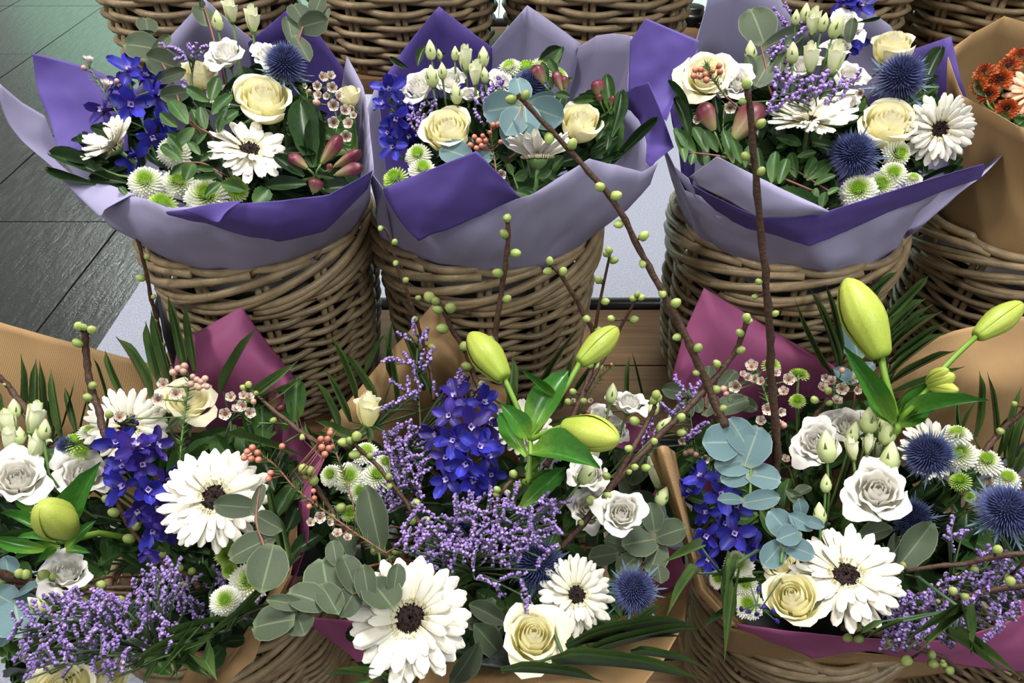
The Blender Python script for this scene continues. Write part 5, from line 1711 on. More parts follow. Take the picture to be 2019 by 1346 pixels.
filler(E, 'dark green filler leaves deep inside the lower left bouquet', 'filler greenery of the lower left bouquet',
       [(40, 1040), (150, 1000), (120, 1070), (220, 1060), (200, 1120), (350, 1100), (400, 1100), (420, 860), (470, 850), (520, 900), (340, 880), (200, 900), (90, 900), (60, 1120), (300, 1140), (440, 1060), (530, 980), (60, 1290), (380, 1250), (10, 1060), (15, 1290), (560, 900), (590, 960), (280, 1260), (180, 1290), (430, 1265), (470, 1225), (0, 1235), (25, 1335), (-15, 1040), (-5, 1100), (80, 1310)], lift=-.05)

# ------------------------------------------------------------------ lower middle bouquet
G = Bq(K['f2'], .40, 1300, .00055)
gerbera(G, 808, 1218, 250, (-.02, .08, 1), 'biggest white gerbera with black eye at the bottom centre', .05, cnt=(23, 21, 17), wide=1.30)
gerbera(G, 1136, 1172, 158, (.36, .06, .93), 'white gerbera between the two thistles of the lower middle bouquet', .02, cnt=(24, 22, 16))
gerbera(G, 1026, 838, 130, (-.1, .5, .75), 'white gerbera behind the lily stem of the lower middle bouquet', -.05, cnt=(18, 14, 8))
rose(G, 1052, 1252, 150, (.1, .35, .93), 'big cream rose at the bottom beside the biggest gerbera', .045, 2)
rose(G, 726, 804, 96, (0, .93, .3), 'slender cream rose seen from the side against kraft paper', -.01, 'bud')
delphinium(G, 'deep violet-blue delphinium spike in the middle of the lower middle bouquet',
           [(898, 782, 70, (-.2, .6, .8), .01), (952, 794, 72, (.4, .4, .8), .01), (886, 818, 60, (-.4, .2, .9), .02), (928, 840, 74, (.1, .1, 1), .03), (962, 836, 60, (.6, 0, .8), .01), (862, 856, 64, (-.5, -.1, .8), .01), (894, 868, 62, (-.2, -.1, 1), .03), (945, 880, 70, (.2, -.1, .95), .03), (880, 902, 62, (-.3, -.2, .9), .02), (920, 912, 68, (0, -.2, 1), .03), (962, 900, 60, (.5, -.2, .8), .01), (882, 944, 68, (-.2, -.4, .9), .02), (935, 944, 72, (.1, -.4, .9), .02), (968, 935, 54, (.4, -.4, .8)), (900, 1045, 60, (-.1, -.5, .8), -.02), (915, 765, 46, (0, .8, .4), -.01)],
           [(955, 765, 14), (870, 775, 14)], stem=[(925, 770), (922, 850), (920, 930), (930, 1010)], violet=.6)
t = leafy(G, 'lily_stem', 'lily stem with three yellow-green buds in the lower middle bouquet', 'lily', [(1045, 862), (1046, 900), (1042, 950)],
          [(1042, 862, 986, 794, .5, .02, (0, .3)), (1045, 858, 1122, 728, .42, .0, (-.3, .2)), (1048, 893, 1184, 922, .42, .05, (0, .6)), (1095, 780, 1022, 724, .16, .03), (1048, 930, 1122, 870, .2), (1040, 900, 985, 812, .3, -.02), (1040, 940, 1110, 945, .45, -.02), (1020, 1010, 1116, 920, .28, -.01)], 'lance', .4, .04, .0042, 'lily_stem')
lilybud(t, G, (996, 748), (926, 656), 62, .04, -.01)
lilybud(t, G, (1142, 716), (1218, 646), 50, .04, -.01)
lilybud(t, G, (1112, 840), (1220, 868), 66, .06, .03)
tubes(t, 'bud_stalk', [(bez(G.P(1046, 866, .04), G.P(1030, 820, .04), G.P(1010, 780, .04), G.P(995, 746, .04), 7), [.0036] * 8),
                       (bez(G.P(1046, 866, .04), G.P(1080, 820, .05), G.P(1120, 760, .04), G.P(1144, 713, .04), 7), [.0036] * 8),
                       (bez(G.P(1046, 866, .04), G.P(1070, 855, .05), G.P(1090, 848, .06), G.P(1114, 839, .06), 7), [.0036] * 8)], 'lily_stem')
lisianthus(G, 'white lisianthus with green buds at the upper right of the lower middle bouquet', [(1240, 792, 84, (.15, .85, .45), 1, -.01), (1180, 815, 54, (-.3, .6, .6), 1, -.03), (1215, 850, 54, (.1, .3, .8), 1, -.03)],
           [(1206, 775, 24, .0), (1310, 838, 24, .02, .8), (1290, 802, 22, .0, .4)])
lisianthus(G, 'pair of open white lisianthus roses beside the long diagonal twig', [(1226, 1012, 104, (.1, .3, .95), 0, .02), (1160, 1002, 96, (-.3, .3, .9), 1, -.01), (1158, 935, 90, (-.2, .5, .8), 1, .0), (1165, 905, 56, (.2, .9, .3), 'half', -.02), (1296, 938, 62, (-.1, .9, .35), 'half', -.03)], [(1158, 932, 30, .03, .7), (1306, 978, 26, .0, .5)])
eryngium(G, 1062, 1112, 108, (-.1, .25, .95), 'blue thistle under the statice, left of the small gerbera', .02)
eryngium(G, 1250, 1162, 92, (.1, .05, 1), 'dark blue thistle with drooping collar right of the small gerbera', .01, 12)
santini(G, 'creamy button chrysanthemums left of the delphinium in the lower middle bouquet', [(722, 888, 58, (0, .7, .6)), (688, 938, 66, (-.1, .3, .9)), (745, 935, 66, (.2, .5, .8)), (650, 935, 48, (-.4, .3, .8)), (710, 968, 50, (0, .3, .9)), (690, 1010, 36, (0, .3, .9), 'g'), (760, 910, 40, (.3, .5, .7))], .0)
waxflower(G, 'waxflower branch with orange-pink buds at the left of the lower middle bouquet', [(631, 1020, 32, (0, 0, 1)), (665, 1052, 28), (612, 1030, 24), (685, 1060, 24)],
          [(488, 890, 14), (498, 882, 14), (508, 892, 14), (482, 902, 14), (496, 904, 14), (510, 906, 14), (556, 880, 13), (650, 854, 13), (632, 866, 14), (645, 866, 14), (634, 882, 14), (648, 884, 14), (640, 896, 14), (534, 932, 13), (530, 944, 13), (620, 982, 12), (610, 998, 12), (618, 968, 11)],
          [(500, 890), (540, 915), (580, 960), (630, 1000), (700, 1050), (760, 1090)], .04, True, nd=150)
waxflower(G, 'needle-leaved waxflower sprig rising left of the button chrysanthemums', [(650, 1030, 20)], [(652, 848, 12), (640, 872, 12), (655, 880, 11)], [(650, 850), (662, 890), (680, 940), (700, 1010), (700, 1060)], .03, True, nd=120)
waxflower(G, 'brownish waxflower stems behind the right lily bud', [(1150, 775, 16), (1165, 790, 15), (1130, 790, 14)], [(1205, 718, 8), (1145, 820, 10), (1160, 812, 10)], [(1205, 720), (1170, 760), (1140, 810), (1120, 870)], -.03, True, nd=120)
statice(G, 'tall lilac statice sprig in front of the kraft peak', [(825, 660), (822, 720), (826, 790), (830, 850)],
        [(820, 645, 36, 95), (836, 668, 30, 60), (800, 668, 32, 155), (845, 660, 24, 80), (790, 715, 40, 165), (812, 712, 36, 120), (835, 712, 40, 80), (850, 700, 30, 50), (770, 716, 30, 175), (825, 740, 40, 100), (785, 762, 40, 140), (810, 760, 30, 90), (845, 722, 30, 60), (775, 800, 44, 25), (800, 788, 44, 30), (762, 808, 30, 20), (820, 775, 30, 60)], .0, .012, 8)
statice(G, 'lilac statice sprigs left of the blue delphinium in the lower middle bouquet', [(810, 880), (815, 930), (830, 990)], cloud(36, 750, 870, 840, 940, 60, 60, (28, 46)) + cloud(14, 850, 960, 745, 800, 70, 40, (24, 38)) + cloud(20, 750, 840, 940, 1010, 60, 60, (26, 40)), -.01, .02, 7.5)
statice(G, 'pinkish statice spray spreading above the big cream rose and thistle', [(960, 1060), (940, 1090), (930, 1130)],
        cloud(100, 800, 1090, 990, 1110, 30, 75, (34, 60), inside=lambda x, y: y > 975 + .22 * abs(x - 990) and y < 1125 - .12 * abs(x - 960)) + [(1010, 1140, 56, 15), (1040, 1165, 50, -70), (850, 1120, 60, -50), (820, 1100, 50, -80), (960, 1150, 50, -20), (985, 1160, 40, -60), (1080, 1060, 50, 20), (1100, 1000, 60, 20), (1010, 975, 50, 75), (960, 985, 50, 85), (1030, 1190, 40, -75), (870, 1105, 50, -20), (890, 1110, 40, -70)], .035, .025, 8)
euca(G, 'eucalyptus branch with olive round leaves left of the biggest gerbera', [(770, 1160), (720, 1168), (660, 1170), (610, 1185), (560, 1205)],
     [(642, 1140, 80, 100, .9), (690, 1132, 80, 110, .7), (722, 1150, 76, 100, .62), (752, 1170, 76, -50, .85), (608, 1180, 84, 160, .75), (540, 1228, 84, 190, .9), (588, 1218, 72, -70, .85), (565, 1188, 80, 170, .4), (688, 1185, 70, -120, .8), (565, 1212, 44, 200, .8), (650, 1180, 70, -60, .6), (660, 1090, 50, 100, .7), (780, 1140, 60, 80, .7)], False, .07)
euca(G, 'blue-grey eucalyptus sprig right of the white lisianthus pair', [(1290, 1030), (1285, 1060), (1270, 1110)], [(1262, 1068, 72, 190, .85), (1322, 1050, 66, 20, .9), (1292, 1098, 66, -110, .85), (1286, 1020, 60, 100, .8), (1215, 1072, 50, 160, .7), (1190, 1095, 60, 190, .7), (1240, 1110, 60, -140, .7), (1300, 1130, 40, -80, .8)], False, -.005)
euca(G, 'eucalyptus leaves half hidden behind the lisianthus under the diagonal twigs', [(1245, 890), (1240, 940)], [(1255, 925, 66, 60, .9), (1222, 915, 60, 110, .5), (1285, 900, 60, 40, .7), (1240, 960, 60, -60, .7), (1270, 990, 60, -30, .8)], False, -.05)
leafy(G, 'salal_stem', 'broad dull green leaf standing in the middle of the lower middle bouquet', 'greenery', [(745, 1070), (750, 1110)], [(752, 1090, 722, 955, .46, .02), (690, 1110, 660, 1050, .5, -.02), (1000, 1230, 925, 1190, .5), (975, 1180, 925, 1240, .6), (985, 1290, 935, 1230, .6, .02), (890, 1346, 945, 1265, .4, .03), (985, 1260, 955, 1235, .8)], 'salal', .5, .015)
sm = MB()
patch(sm, [[(940, 1278, .40), (985, 1272, .40), (1040, 1282, .40)], [(936, 1308, .375), (990, 1314, .37), (1050, 1308, .37)]], crumple=.002)
so = part('flower_food_sachet', sm.mesh('flower_food_sachet', 'sachet'), None)
_m = so.modifiers.new('thickness', 'SOLIDIFY')
_m.thickness = .003
tag(so, 'small dark grey speckled packet tucked under the big cream rose at the bottom', 'packet')
fronds(G, 'thin palm blades in front of the wicker left of the kraft peak', [(700, 790, 648, 656, 14), (740, 800, 670, 690, 16), (690, 830, 640, 725, 16), (665, 850, 618, 748, 16), (720, 740, 762, 655, 12), (780, 800, 758, 660, 14), (775, 740, 775, 625, 12), (830, 770, 782, 640, 20), (860, 800, 820, 720, 16), (640, 900, 600, 830, 14), (700, 870, 620, 830, 20), (690, 880, 610, 850, 14)], 'blade', -.045, base=(740, 840))
fronds(G, 'dark grass blades behind the two upper lily buds', [(1000, 800, 1010, 700, 24), (1010, 800, 985, 720, 12), (1060, 790, 1110, 690, 14), (1050, 790, 1140, 650, 8), (1130, 780, 1195, 690, 12), (1240, 790, 1242, 700, 12), (1270, 800, 1245, 690, 6), (1110, 800, 1135, 690, 14), (890, 730, 884, 700, 8)], 'blade', -.06, base=(1050, 840))
fronds(G, 'long arching grass blades below the big cream rose, over the kraft paper', [(1130, 1300, 1390, 1240, 13), (1100, 1310, 1400, 1346, 13), (1150, 1260, 1310, 1235, 13), (1120, 1280, 1370, 1230, 11), (990, 1325, 1190, 1346, 12), (1220, 1270, 1310, 1195, 9), (1250, 1290, 1400, 1320, 10), (1140, 1270, 1350, 1255, 11)], 'blade', .06, base=(1110, 1290))
fronds(G, 'thin grass blades left of the foot of the biggest gerbera', [(760, 1340, 655, 1318, 14), (740, 1335, 690, 1350, 14), (790, 1338, 700, 1305, 12), (720, 1335, 640, 1330, 12)], 'blade', .03, base=(770, 1345))
filler(G, 'dark green filler leaves deep inside the lower middle bouquet', 'filler greenery of the lower middle bouquet',
       [(700, 1060), (780, 1020), (860, 1010), (960, 1000), (1040, 980), (1110, 980), (1100, 1060), (1180, 1100), (1000, 1200), (940, 1300), (1210, 1220), (1160, 1260), (1060, 920), (840, 880), (780, 900), (640, 980), (580, 920), (1240, 900), (1180, 870), (960, 1240), (1270, 1180), (640, 1060), (620, 920), (600, 1000), (690, 900), (1260, 960), (1300, 900), (880, 1150), (760, 1240)], lift=-.06)

# ------------------------------------------------------------------ lower right bouquet
H = Bq(K['f3'], .42, 1300, .00053)
gerbera(H, 1668, 1134, 216, (.12, .42, .9), 'white gerbera with dark eye touching the yellow rose of the lower right bouquet', .03, cnt=(25, 22, 18), wide=1.15)
gerbera(H, 1842, 886, 136, (.3, .4, .8), 'white gerbera behind the blue thistle of the lower right bouquet', -.02, cnt=(20, 16, 10))
rose(H, 1563, 1178, 122, (-.05, .35, .94), 'round yellow-cream rose low at the left of the lower right bouquet', .045, 0)
rose(H, 1540, 1110, 80, (-.2, .6, .7), 'pale rose petals showing behind the yellow-cream rose', -.02, 2)
lisianthus(H, 'large white lisianthus rose in the middle of the lower right bouquet', [(1731, 968, 138, (.15, .35, .93), 0, .02)], [(1628, 952, 22, .02, .1), (1616, 1012, 26, .03, .05)])
lisianthus(H, 'white lisianthus with a cluster of pale green buds in the lower right bouquet',
           [(1612, 872, 110, (-.25, .4, .85), 0, .0), (1675, 838, 96, (0, .6, .75), 1, -.01), (1680, 890, 42, (-.1, .95, .3), 'half', .02), (1712, 880, 36, (.2, .95, .3), 'half', .02), (1740, 900, 50, (.1, .8, .4), 'half', .0)],
           [(1630, 880, 38, .035, 0), (1714, 826, 34, .02, .2), (1682, 852, 26, .02, .3), (1752, 850, 34, .02, .3), (1756, 900, 36, .02, .2), (1735, 836, 24, .01, .2)])
eryngium(H, 1832, 896, 98, (-.1, .3, .93), 'upper blue thistle in front of the white gerbera at right', .03)
eryngium(H, 1985, 1006, 112, (.2, .2, .95), 'large blue thistle with silvery collar at the right edge', .03, 13)
eryngium(H, 1800, 1020, 80, (.0, .2, .95), 'shaded dark thistle behind the large white lisianthus rose', -.03)
santini(H, 'row of button chrysanthemums above the large right-edge thistle', [(1893, 893, 64, (-.1, .4, .9)), (1886, 852, 56, (0, .8, .5)), (1945, 905, 62, (.2, .6, .7)), (1986, 940, 56, (.3, .6, .7)), (1892, 946, 44, (-.1, .5, .8), 'g'), (1912, 978, 24, (0, .4, .9), 'g')], .0)
santini(H, 'creamy chrysanthemums half hidden left of the yellow-cream rose', [(1455, 1110, 62, (-.1, .3, .9)), (1475, 1190, 60, (-.1, .2, .9)), (1470, 1150, 50, (0, .2, .9)), (1415, 1140, 40, (-.2, .2, .9))], -.02)
santini(H, 'small green chrysanthemum buds among the waxflowers of the lower right bouquet', [(1575, 734, 44, (.1, .9, .3), 'g'), (1572, 788, 34, (0, .4, .8), 'g'), (1520, 716, 40, (0, .7, .5), 'g')], -.02)
delphinium(H, 'blue delphinium beside the rolled kraft edge of the lower right bouquet',
           [(1382, 940, 60, (-.1, .6, .8), .01), (1362, 968, 56, (-.4, .2, .8)), (1420, 974, 66, (.2, .3, .9), .01), (1450, 995, 60, (.5, .1, .8)), (1395, 1010, 56, (-.2, 0, .9)), (1392, 1055, 62, (-.3, -.2, .9), .01), (1448, 1052, 68, (.2, -.2, .95), .01), (1484, 1078, 58, (.5, -.2, .8)), (1398, 1100, 52, (-.2, -.4, .9)), (1430, 1030, 54, (.2, .1, .9))],
           [(1370, 930, 14)], stem=[(1370, 935), (1395, 1000), (1430, 1060), (1480, 1100)], violet=.25)
t = leafy(H, 'lily_stem', 'lily stem with tall yellow-green bud at the upper right', 'lily', [(1769, 826), (1770, 836), (1771, 846)],
          [(1760, 830, 1662, 680, .24, .02), (1772, 826, 1850, 752, .36, .02), (1775, 826, 1950, 788, .24, .06, (0, .5)), (1770, 840, 1850, 790, .4, .02), (1762, 835, 1706, 760, .4, -.01), (1770, 835, 1820, 775, .4)], 'lance', .3, .03, .0045, 'lily_stem')
lilybud(t, H, (1738, 706), (1668, 548), 78, .05, .0)
lilybud(t, H, (1924, 664), (2016, 597), 48, .03, .0)
for q in ((1832, 758, 1880, 740, 34), (1835, 762, 1888, 770, 30), (1830, 755, 1868, 728, 28)):
    lilybud(t, H, q[:2], q[2:4], q[4], .05, .03)
tubes(t, 'bud_stalk', [(bez(H.P(1768, 828, .03), H.P(1762, 790, .05), H.P(1742, 750, .05), H.P(1738, 702, .05), 7), [.0042] * 8),
                       (bez(H.P(1770, 828, .03), H.P(1810, 780, .04), H.P(1870, 710, .04), H.P(1926, 662, .03), 8), [.0036] * 9),
                       (bez(H.P(1772, 830, .03), H.P(1790, 810, .05), H.P(1815, 785, .05), H.P(1838, 760, .05), 7), [.004] * 8)], 'lily_stem')
waxflower(H, 'white waxflowers around the foot of the tall vertical twig', [(1482, 722, 34, (0, .4, .9)), (1450, 762, 34, (-.2, 0, 1)), (1488, 748, 26), (1474, 745, 26), (1500, 752, 24), (1555, 748, 34, (.2, .2, .95)), (1545, 772, 28), (1514, 806, 34, (.1, -.1, 1)), (1540, 812, 24), (1465, 738, 20), (1530, 735, 24)],
          [(1427, 766, 14), (1432, 776, 12), (1535, 832, 13), (1545, 838, 13)], [(1490, 730), (1510, 780), (1525, 840), (1530, 900)], .0, nd=90)
waxflower(H, 'shaded pinkish waxflowers left of the tall lily bud', [(1640, 752, 30), (1660, 766, 34, (.1, 0, 1)), (1622, 764, 28), (1688, 745, 28), (1650, 790, 28), (1690, 770, 22), (1628, 745, 22)], [(1660, 730, 12), (1700, 760, 12)], [(1655, 750), (1650, 800), (1640, 850)], -.02, nd=60)
waxflower(H, 'waxflower sprig with orange buds below the diagonal twig crossing', [(1400, 880, 26), (1345, 870, 22), (1350, 850, 20), (1390, 905, 24), (1310, 905, 20), (1500, 830, 28), (1548, 905, 24), (1590, 910, 28)], [(1352, 893, 13), (1362, 890, 14), (1372, 896, 12), (1540, 835, 12)], [(1360, 880), (1385, 910), (1420, 950)], -.02, nd=120)
statice(H, 'purple statice sprig left of the blue-grey eucalyptus of the lower right bouquet', [(1355, 790), (1362, 830), (1370, 880)], [(1345, 762, 40, 125), (1362, 778, 36, 110), (1376, 770, 36, 60), (1340, 800, 36, 120), (1330, 820, 36, 50), (1378, 850, 50, 35), (1368, 862, 36, 30), (1310, 810, 30, 130), (1290, 830, 36, 70), (1280, 850, 34, 90), (1300, 850, 30, 60), (1345, 785, 26, 100), (1275, 870, 34, 80)], .0, .012, 8)
statice(H, 'bright lilac statice spray at the right of the lower gerbera', [(1870, 1150), (1850, 1200), (1830, 1240)],
        [(1880, 1040, 44, 80), (1890, 1060, 44, 30), (1870, 1075, 40, 130), (1905, 1058, 30, 40)] + cloud(80, 1745, 1960, 1080, 1270, 70, 60, (30, 50), inside=lambda x, y: y > 1215 - .62 * (x - 1745) and y < 1275 - .10 * (x - 1745) and y > 1062) + cloud(30, 1920, 2030, 1090, 1230, 80, 45, (30, 50)), .01, .03, 8)
euca(H, 'blue-grey eucalyptus rosette left of the twig foot in the lower right bouquet', [(1475, 850), (1480, 900), (1480, 950), (1478, 1000)],
     [(1422, 872, 74, 180, .95), (1460, 860, 84, 120, .75), (1482, 880, 84, 70, .9), (1450, 912, 84, 190, .66), (1455, 935, 72, 200, .7), (1505, 940, 70, -10, .8), (1490, 930, 50, -90, .9), (1500, 985, 76, 10, .55), (1440, 985, 50, 180, .5)], True, .03, False)
euca(H, 'blue-green eucalyptus sprig above the yellow-cream rose of the lower right bouquet', [(1575, 1000), (1565, 1040), (1545, 1080), (1540, 1110)],
     [(1542, 1035, 76, 130, .75), (1580, 1028, 56, 150, .6), (1602, 1030, 50, -20, .55), (1578, 1000, 36, 100, .8), (1572, 1082, 72, -20, .68), (1524, 1092, 62, -130, .8), (1555, 1055, 50, 200, .7)], True, .05, False)
euca(H, 'small eucalyptus leaves against the foot of the mauve peak', [(1400, 740), (1390, 800)], [(1396, 738, 34, 80, .9), (1435, 750, 50, 50, .6), (1330, 770, 50, 170, .7), (1440, 800, 76, 20, .6), (1370, 790, 50, 120, .7), (1400, 800, 46, 60, .8), (1465, 795, 60, -20, .5), (1350, 810, 50, -120, .7)], False, -.03)
euca(H, 'pale eucalyptus leaf behind the tall lily bud', [(1690, 700), (1690, 750)], [(1685, 670, 76, 100, .8), (1700, 735, 60, 40, .5), (1665, 740, 50, 150, .6)], True, -.03)
leafy(H, 'salal_stem', 'dark broad leaves right of the lower gerbera under the shaded thistle', 'greenery', [(1740, 1070), (1760, 1120)], [(1690, 1060, 1760, 1040, .55, .01), (1760, 1120, 1765, 1050, .3), (1760, 1130, 1840, 1030, .45), (1775, 1170, 1770, 1110, .4), (1560, 980, 1600, 960, .5), (1590, 1000, 1550, 965, .5)], 'salal', .45, .0)
fronds(H, 'fan of dark palm blades in front of the right basket', [(1640, 730, 1566, 585, 12), (1650, 725, 1592, 562, 13), (1655, 700, 1622, 548, 12), (1690, 610, 1770, 535, 14), (1700, 640, 1745, 560, 10)], 'blade', -.045, base=(1645, 740))
fronds(H, 'broad fan of grey-green palm blades behind the tall lily bud', [(1735, 640, 1830, 545, 18), (1745, 665, 1825, 590, 18), (1750, 690, 1840, 600, 18), (1752, 700, 1860, 614, 14), (1755, 720, 1868, 636, 16), (1755, 740, 1868, 655, 16), (1752, 760, 1886, 692, 14), (1756, 775, 1905, 722, 16), (1765, 730, 1830, 670, 12), (1770, 800, 1860, 760, 14)], 'blade', -.03, base=(1740, 780))
fronds(H, 'narrow grass blades before the kraft paper at the right edge', [(1920, 860, 1930, 730, 14), (1960, 860, 1945, 730, 8), (1895, 860, 1925, 790, 10), (1905, 870, 1890, 770, 8), (1985, 900, 2015, 760, 16), (1995, 920, 2030, 800, 22), (1965, 900, 1990, 810, 12), (2005, 930, 2040, 860, 20), (1940, 890, 1990, 820, 8)], 'blade', -.03, base=(1950, 920))
fronds(H, 'striped grass blades hanging over the rolled kraft edge and basket rim', [(1455, 1115, 1425, 1220, 18), (1450, 1140, 1428, 1312, 22), (1430, 1170, 1440, 1240, 20), (1450, 1205, 1380, 1245, 12), (1375, 1130, 1312, 1222, 18), (1380, 1075, 1302, 1112, 18), (1405, 1135, 1455, 1140, 8), (1440, 1148, 1515, 1140, 12), (1440, 1100, 1420, 1180, 18)], 'blade', .075, base=(1420, 1130))
fronds(H, 'bright grass blades fanning over the mauve edge at lower right', [(1900, 1205, 1788, 1262, 16), (1900, 1205, 1808, 1288, 18), (1895, 1210, 1914, 1300, 14), (1890, 1250, 2019, 1340, 26), (1780, 1225, 1700, 1262, 10), (1740, 1225, 1696, 1250, 14), (1870, 1255, 2000, 1346, 20)], 'blade', .06, base=(1895, 1200))
leafy(H, 'agapanthus_sprig', 'tiny violet buds on thin stalks left of the yellow-cream rose', 'violet buds', [(1478, 1150), (1490, 1185), (1500, 1200)], [], 'leaflet', .4, .07, .0008, 'stem_dark')
t = bpy.data.objects['agapanthus_sprig']
for x, y in ((1499, 1155), (1512, 1195), (1480, 1205), (1490, 1212), (1522, 1210), (1535, 1228), (1462, 1204)):
    P = H.P(x, y, .07)
    n = facing(P, R.uniform(-.8, .8), R.uniform(-.6, .8), .4)
    part('bud', D_BUD, t, wm(t, frm(P, n, 0, metres(15, P))))
tubes(t, 'bud_stalk', [([H.P(x, y, .07), H.P(1492, 1190, .07)], [.0006] * 2) for x, y in ((1499, 1155), (1512, 1195), (1480, 1205), (1490, 1212), (1522, 1210), (1535, 1228), (1462, 1204))], 'stem_dark')
filler(H, 'dark green filler leaves deep inside the lower right bouquet', 'filler greenery of the lower right bouquet',
       [(1420, 1000), (1500, 1010), (1560, 950), (1600, 950), (1680, 1020), (1790, 1000), (1830, 1080), (1900, 1020), (1960, 1070), (1420, 840), (1560, 850), (1780, 960), (1860, 960), (1640, 1195), (1720, 1200), (1490, 1190), (2000, 1120), (1340, 900), (1330, 960), (1600, 800), (1700, 800), (1830, 1170)], lift=-.06)

# ------------------------------------------------------------------ budding twigs
twig('tall straight twig rising before the right purple bouquet', [(1474, 172, .71), (1484, 280, .70), (1503, 480, .68), (1516, 620, .66), (1521, 740, .65), (1532, 880, .62), (1525, 960, .6)],
     [(1472, 165, 17), (1464, 200, 13), (1500, 244, 16), (1470, 308, 16), (1500, 338, 15), (1496, 555, 12), (1528, 618, 12), (1488, 585, 10)], (13, 18))
twig('long diagonal twig crossing the middle bouquet and carpet gap', [(1022, 186, .76), (1040, 210, .758), (1135, 310, .75), (1210, 400, .735), (1270, 510, .72), (1320, 600, .70), (1360, 680, .68), (1395, 760, .66), (1430, 840, .63)],
     [(1008, 196, 17), (1036, 188, 16), (1083, 272, 18), (1128, 284, 18), (1183, 368, 17), (1214, 386, 18), (1220, 442, 15), (1269, 465, 17), (1268, 519, 14), (1306, 577, 15), (1332, 597, 17), (1335, 664, 14), (1376, 686, 16), (1373, 735, 12), (1425, 805, 13), (1415, 812, 10)], (9, 18))
twig('thin upright twig in front of the middle wicker basket', [(1001, 428, .76), (1000, 490, .755), (992, 560, .75), (978, 650, .74), (972, 720, .72)],
     [(1000, 430, 16), (994, 461, 16), (1016, 499, 16), (982, 538, 17), (999, 589, 15), (968, 670, 14)], (10, 13))
twig('twig with a pale bud cluster before the kraft peak', [(848, 586, .79), (868, 600, .785), (888, 640, .78), (915, 690, .77), (935, 740, .75), (950, 790, .72)],
     [(846, 585, 20), (858, 593, 16), (863, 610, 17), (888, 607, 20), (873, 647, 19), (916, 682, 18), (926, 682, 18), (920, 723, 18), (964, 736, 15), (950, 758, 14)], (9, 12), side=[[(889, 606, .785), (885, 630, .78)]])
twig('slender twig leaning over the left side of the middle wicker basket', [(748, 445, .80), (765, 460, .80), (790, 540, .79), (815, 610, .78), (835, 680, .77), (850, 740, .74), (856, 790, .71)],
     [(750, 450, 10), (778, 477, 11), (780, 518, 10), (800, 552, 11), (824, 587, 10), (818, 628, 11), (850, 683, 11)], (5, 9))
twig('forked twig right of the middle wicker basket', [(1086, 520, .78), (1110, 550, .775), (1150, 615, .77), (1172, 665, .76), (1165, 730, .74), (1140, 800, .70), (1100, 870, .66), (1075, 920, .64)],
     [(1084, 514, 14), (1080, 534, 14), (1110, 535, 15), (1156, 628, 14), (1180, 651, 13), (1205, 628, 0.1 + 12), (1250, 630, 14), (1264, 586, 12), (1248, 588, 12), (1256, 580, 10), (1200, 494, 14), (1196, 500, 13), (1210, 513, 14), (1180, 551, 14), (1193, 594, 13), (1164, 720, 13), (1182, 722, 13), (1130, 772, 12), (1150, 790, 12), (1120, 792, 12)], (8, 14),
     side=[[(1203, 500, .77), (1190, 560, .77), (1178, 620, .765), (1172, 665, .76)], [(1256, 586, .77), (1232, 630, .765), (1200, 690, .75), (1150, 780, .71)]])
twig('long diagonal twig across the lower bouquets from lisianthus to mauve peak', [(1472, 630, .70), (1450, 690, .69), (1405, 750, .67), (1360, 800, .64), (1290, 870, .61), (1230, 930, .58), (1150, 1030, .54), (1105, 1080, .51)],
     [(1472, 626, 16), (1476, 632, 13), (1459, 656, 15), (1460, 690, 15), (1413, 717, 15), (1410, 768, 16), (1290, 870, 13), (1343, 822, 15), (1343, 853, 14), (1250, 920, 13), (1273, 922, 14), (1240, 930, 10), (1165, 985, 15), (1145, 1030, 12), (1098, 1078, 13)], (11, 15))
twig('shorter twig ending in buds by the white lisianthus of the lower middle bouquet', [(1292, 800, .64), (1278, 830, .63), (1250, 880, .60), (1215, 940, .575), (1180, 1000, .55)],
     [(1294, 778, 16), (1298, 784, 14), (1288, 789, 14), (1251, 830, 17), (1240, 884, 14), (1196, 938, 14), (1198, 976, 14), (1162, 988, 13)], (9, 13))
twig('curved twig with round buds from chrysanthemums to statice in the lower middle bouquet', [(693, 870, .60), (730, 905, .59), (770, 950, .57), (810, 1005, .55), (850, 1065, .52), (858, 1085, .51)],
     [(677, 872, 16), (690, 868, 14), (703, 860, 18), (700, 896, 17), (730, 898, 12), (767, 940, 13), (769, 956, 12), (820, 992, 16), (812, 1026, 15), (840, 1025, 14), (857, 1072, 14)], (8, 12))
twig('twig with green buds crossing the pinkish waxflower branch at lower left centre', [(615, 945, .58), (640, 985, .57), (680, 1040, .55), (730, 1080, .53), (790, 1105, .50)],
     [(598, 924, 19), (613, 928, 16), (605, 940, 12), (618, 947, 19), (672, 1001, 18), (656, 1018, 17), (721, 1042, 15), (701, 1057, 17), (738, 1086, 15), (780, 1088, 14), (772, 1102, 14)], (10, 16))
twig('short twig tip with round buds above the pinkish statice', [(1050, 940, .58), (1020, 942, .575), (998, 960, .56), (980, 985, .55), (975, 1010, .53)],
     [(1044, 922, 17), (1053, 940, 15), (1035, 948, 16), (1012, 934, 15), (1042, 936, 12), (1020, 957, 13), (980, 965, 13), (978, 975, 12), (1000, 971, 11)], (8, 10))
twig('dark twig with a bud crown rising at the far left before kraft paper', [(168, 652, .70), (168, 690, .69), (176, 750, .67), (190, 800, .65), (205, 845, .63), (212, 880, .61)],
     [(155, 643, 16), (166, 645, 12), (181, 650, 16), (154, 676, 16), (183, 760, 15), (175, 783, 15), (215, 817, 14)], (13, 15), side=[[(155, 644, .70), (168, 660, .70)], [(181, 650, .70), (170, 662, .70)], [(214, 818, .63), (208, 850, .63)]])
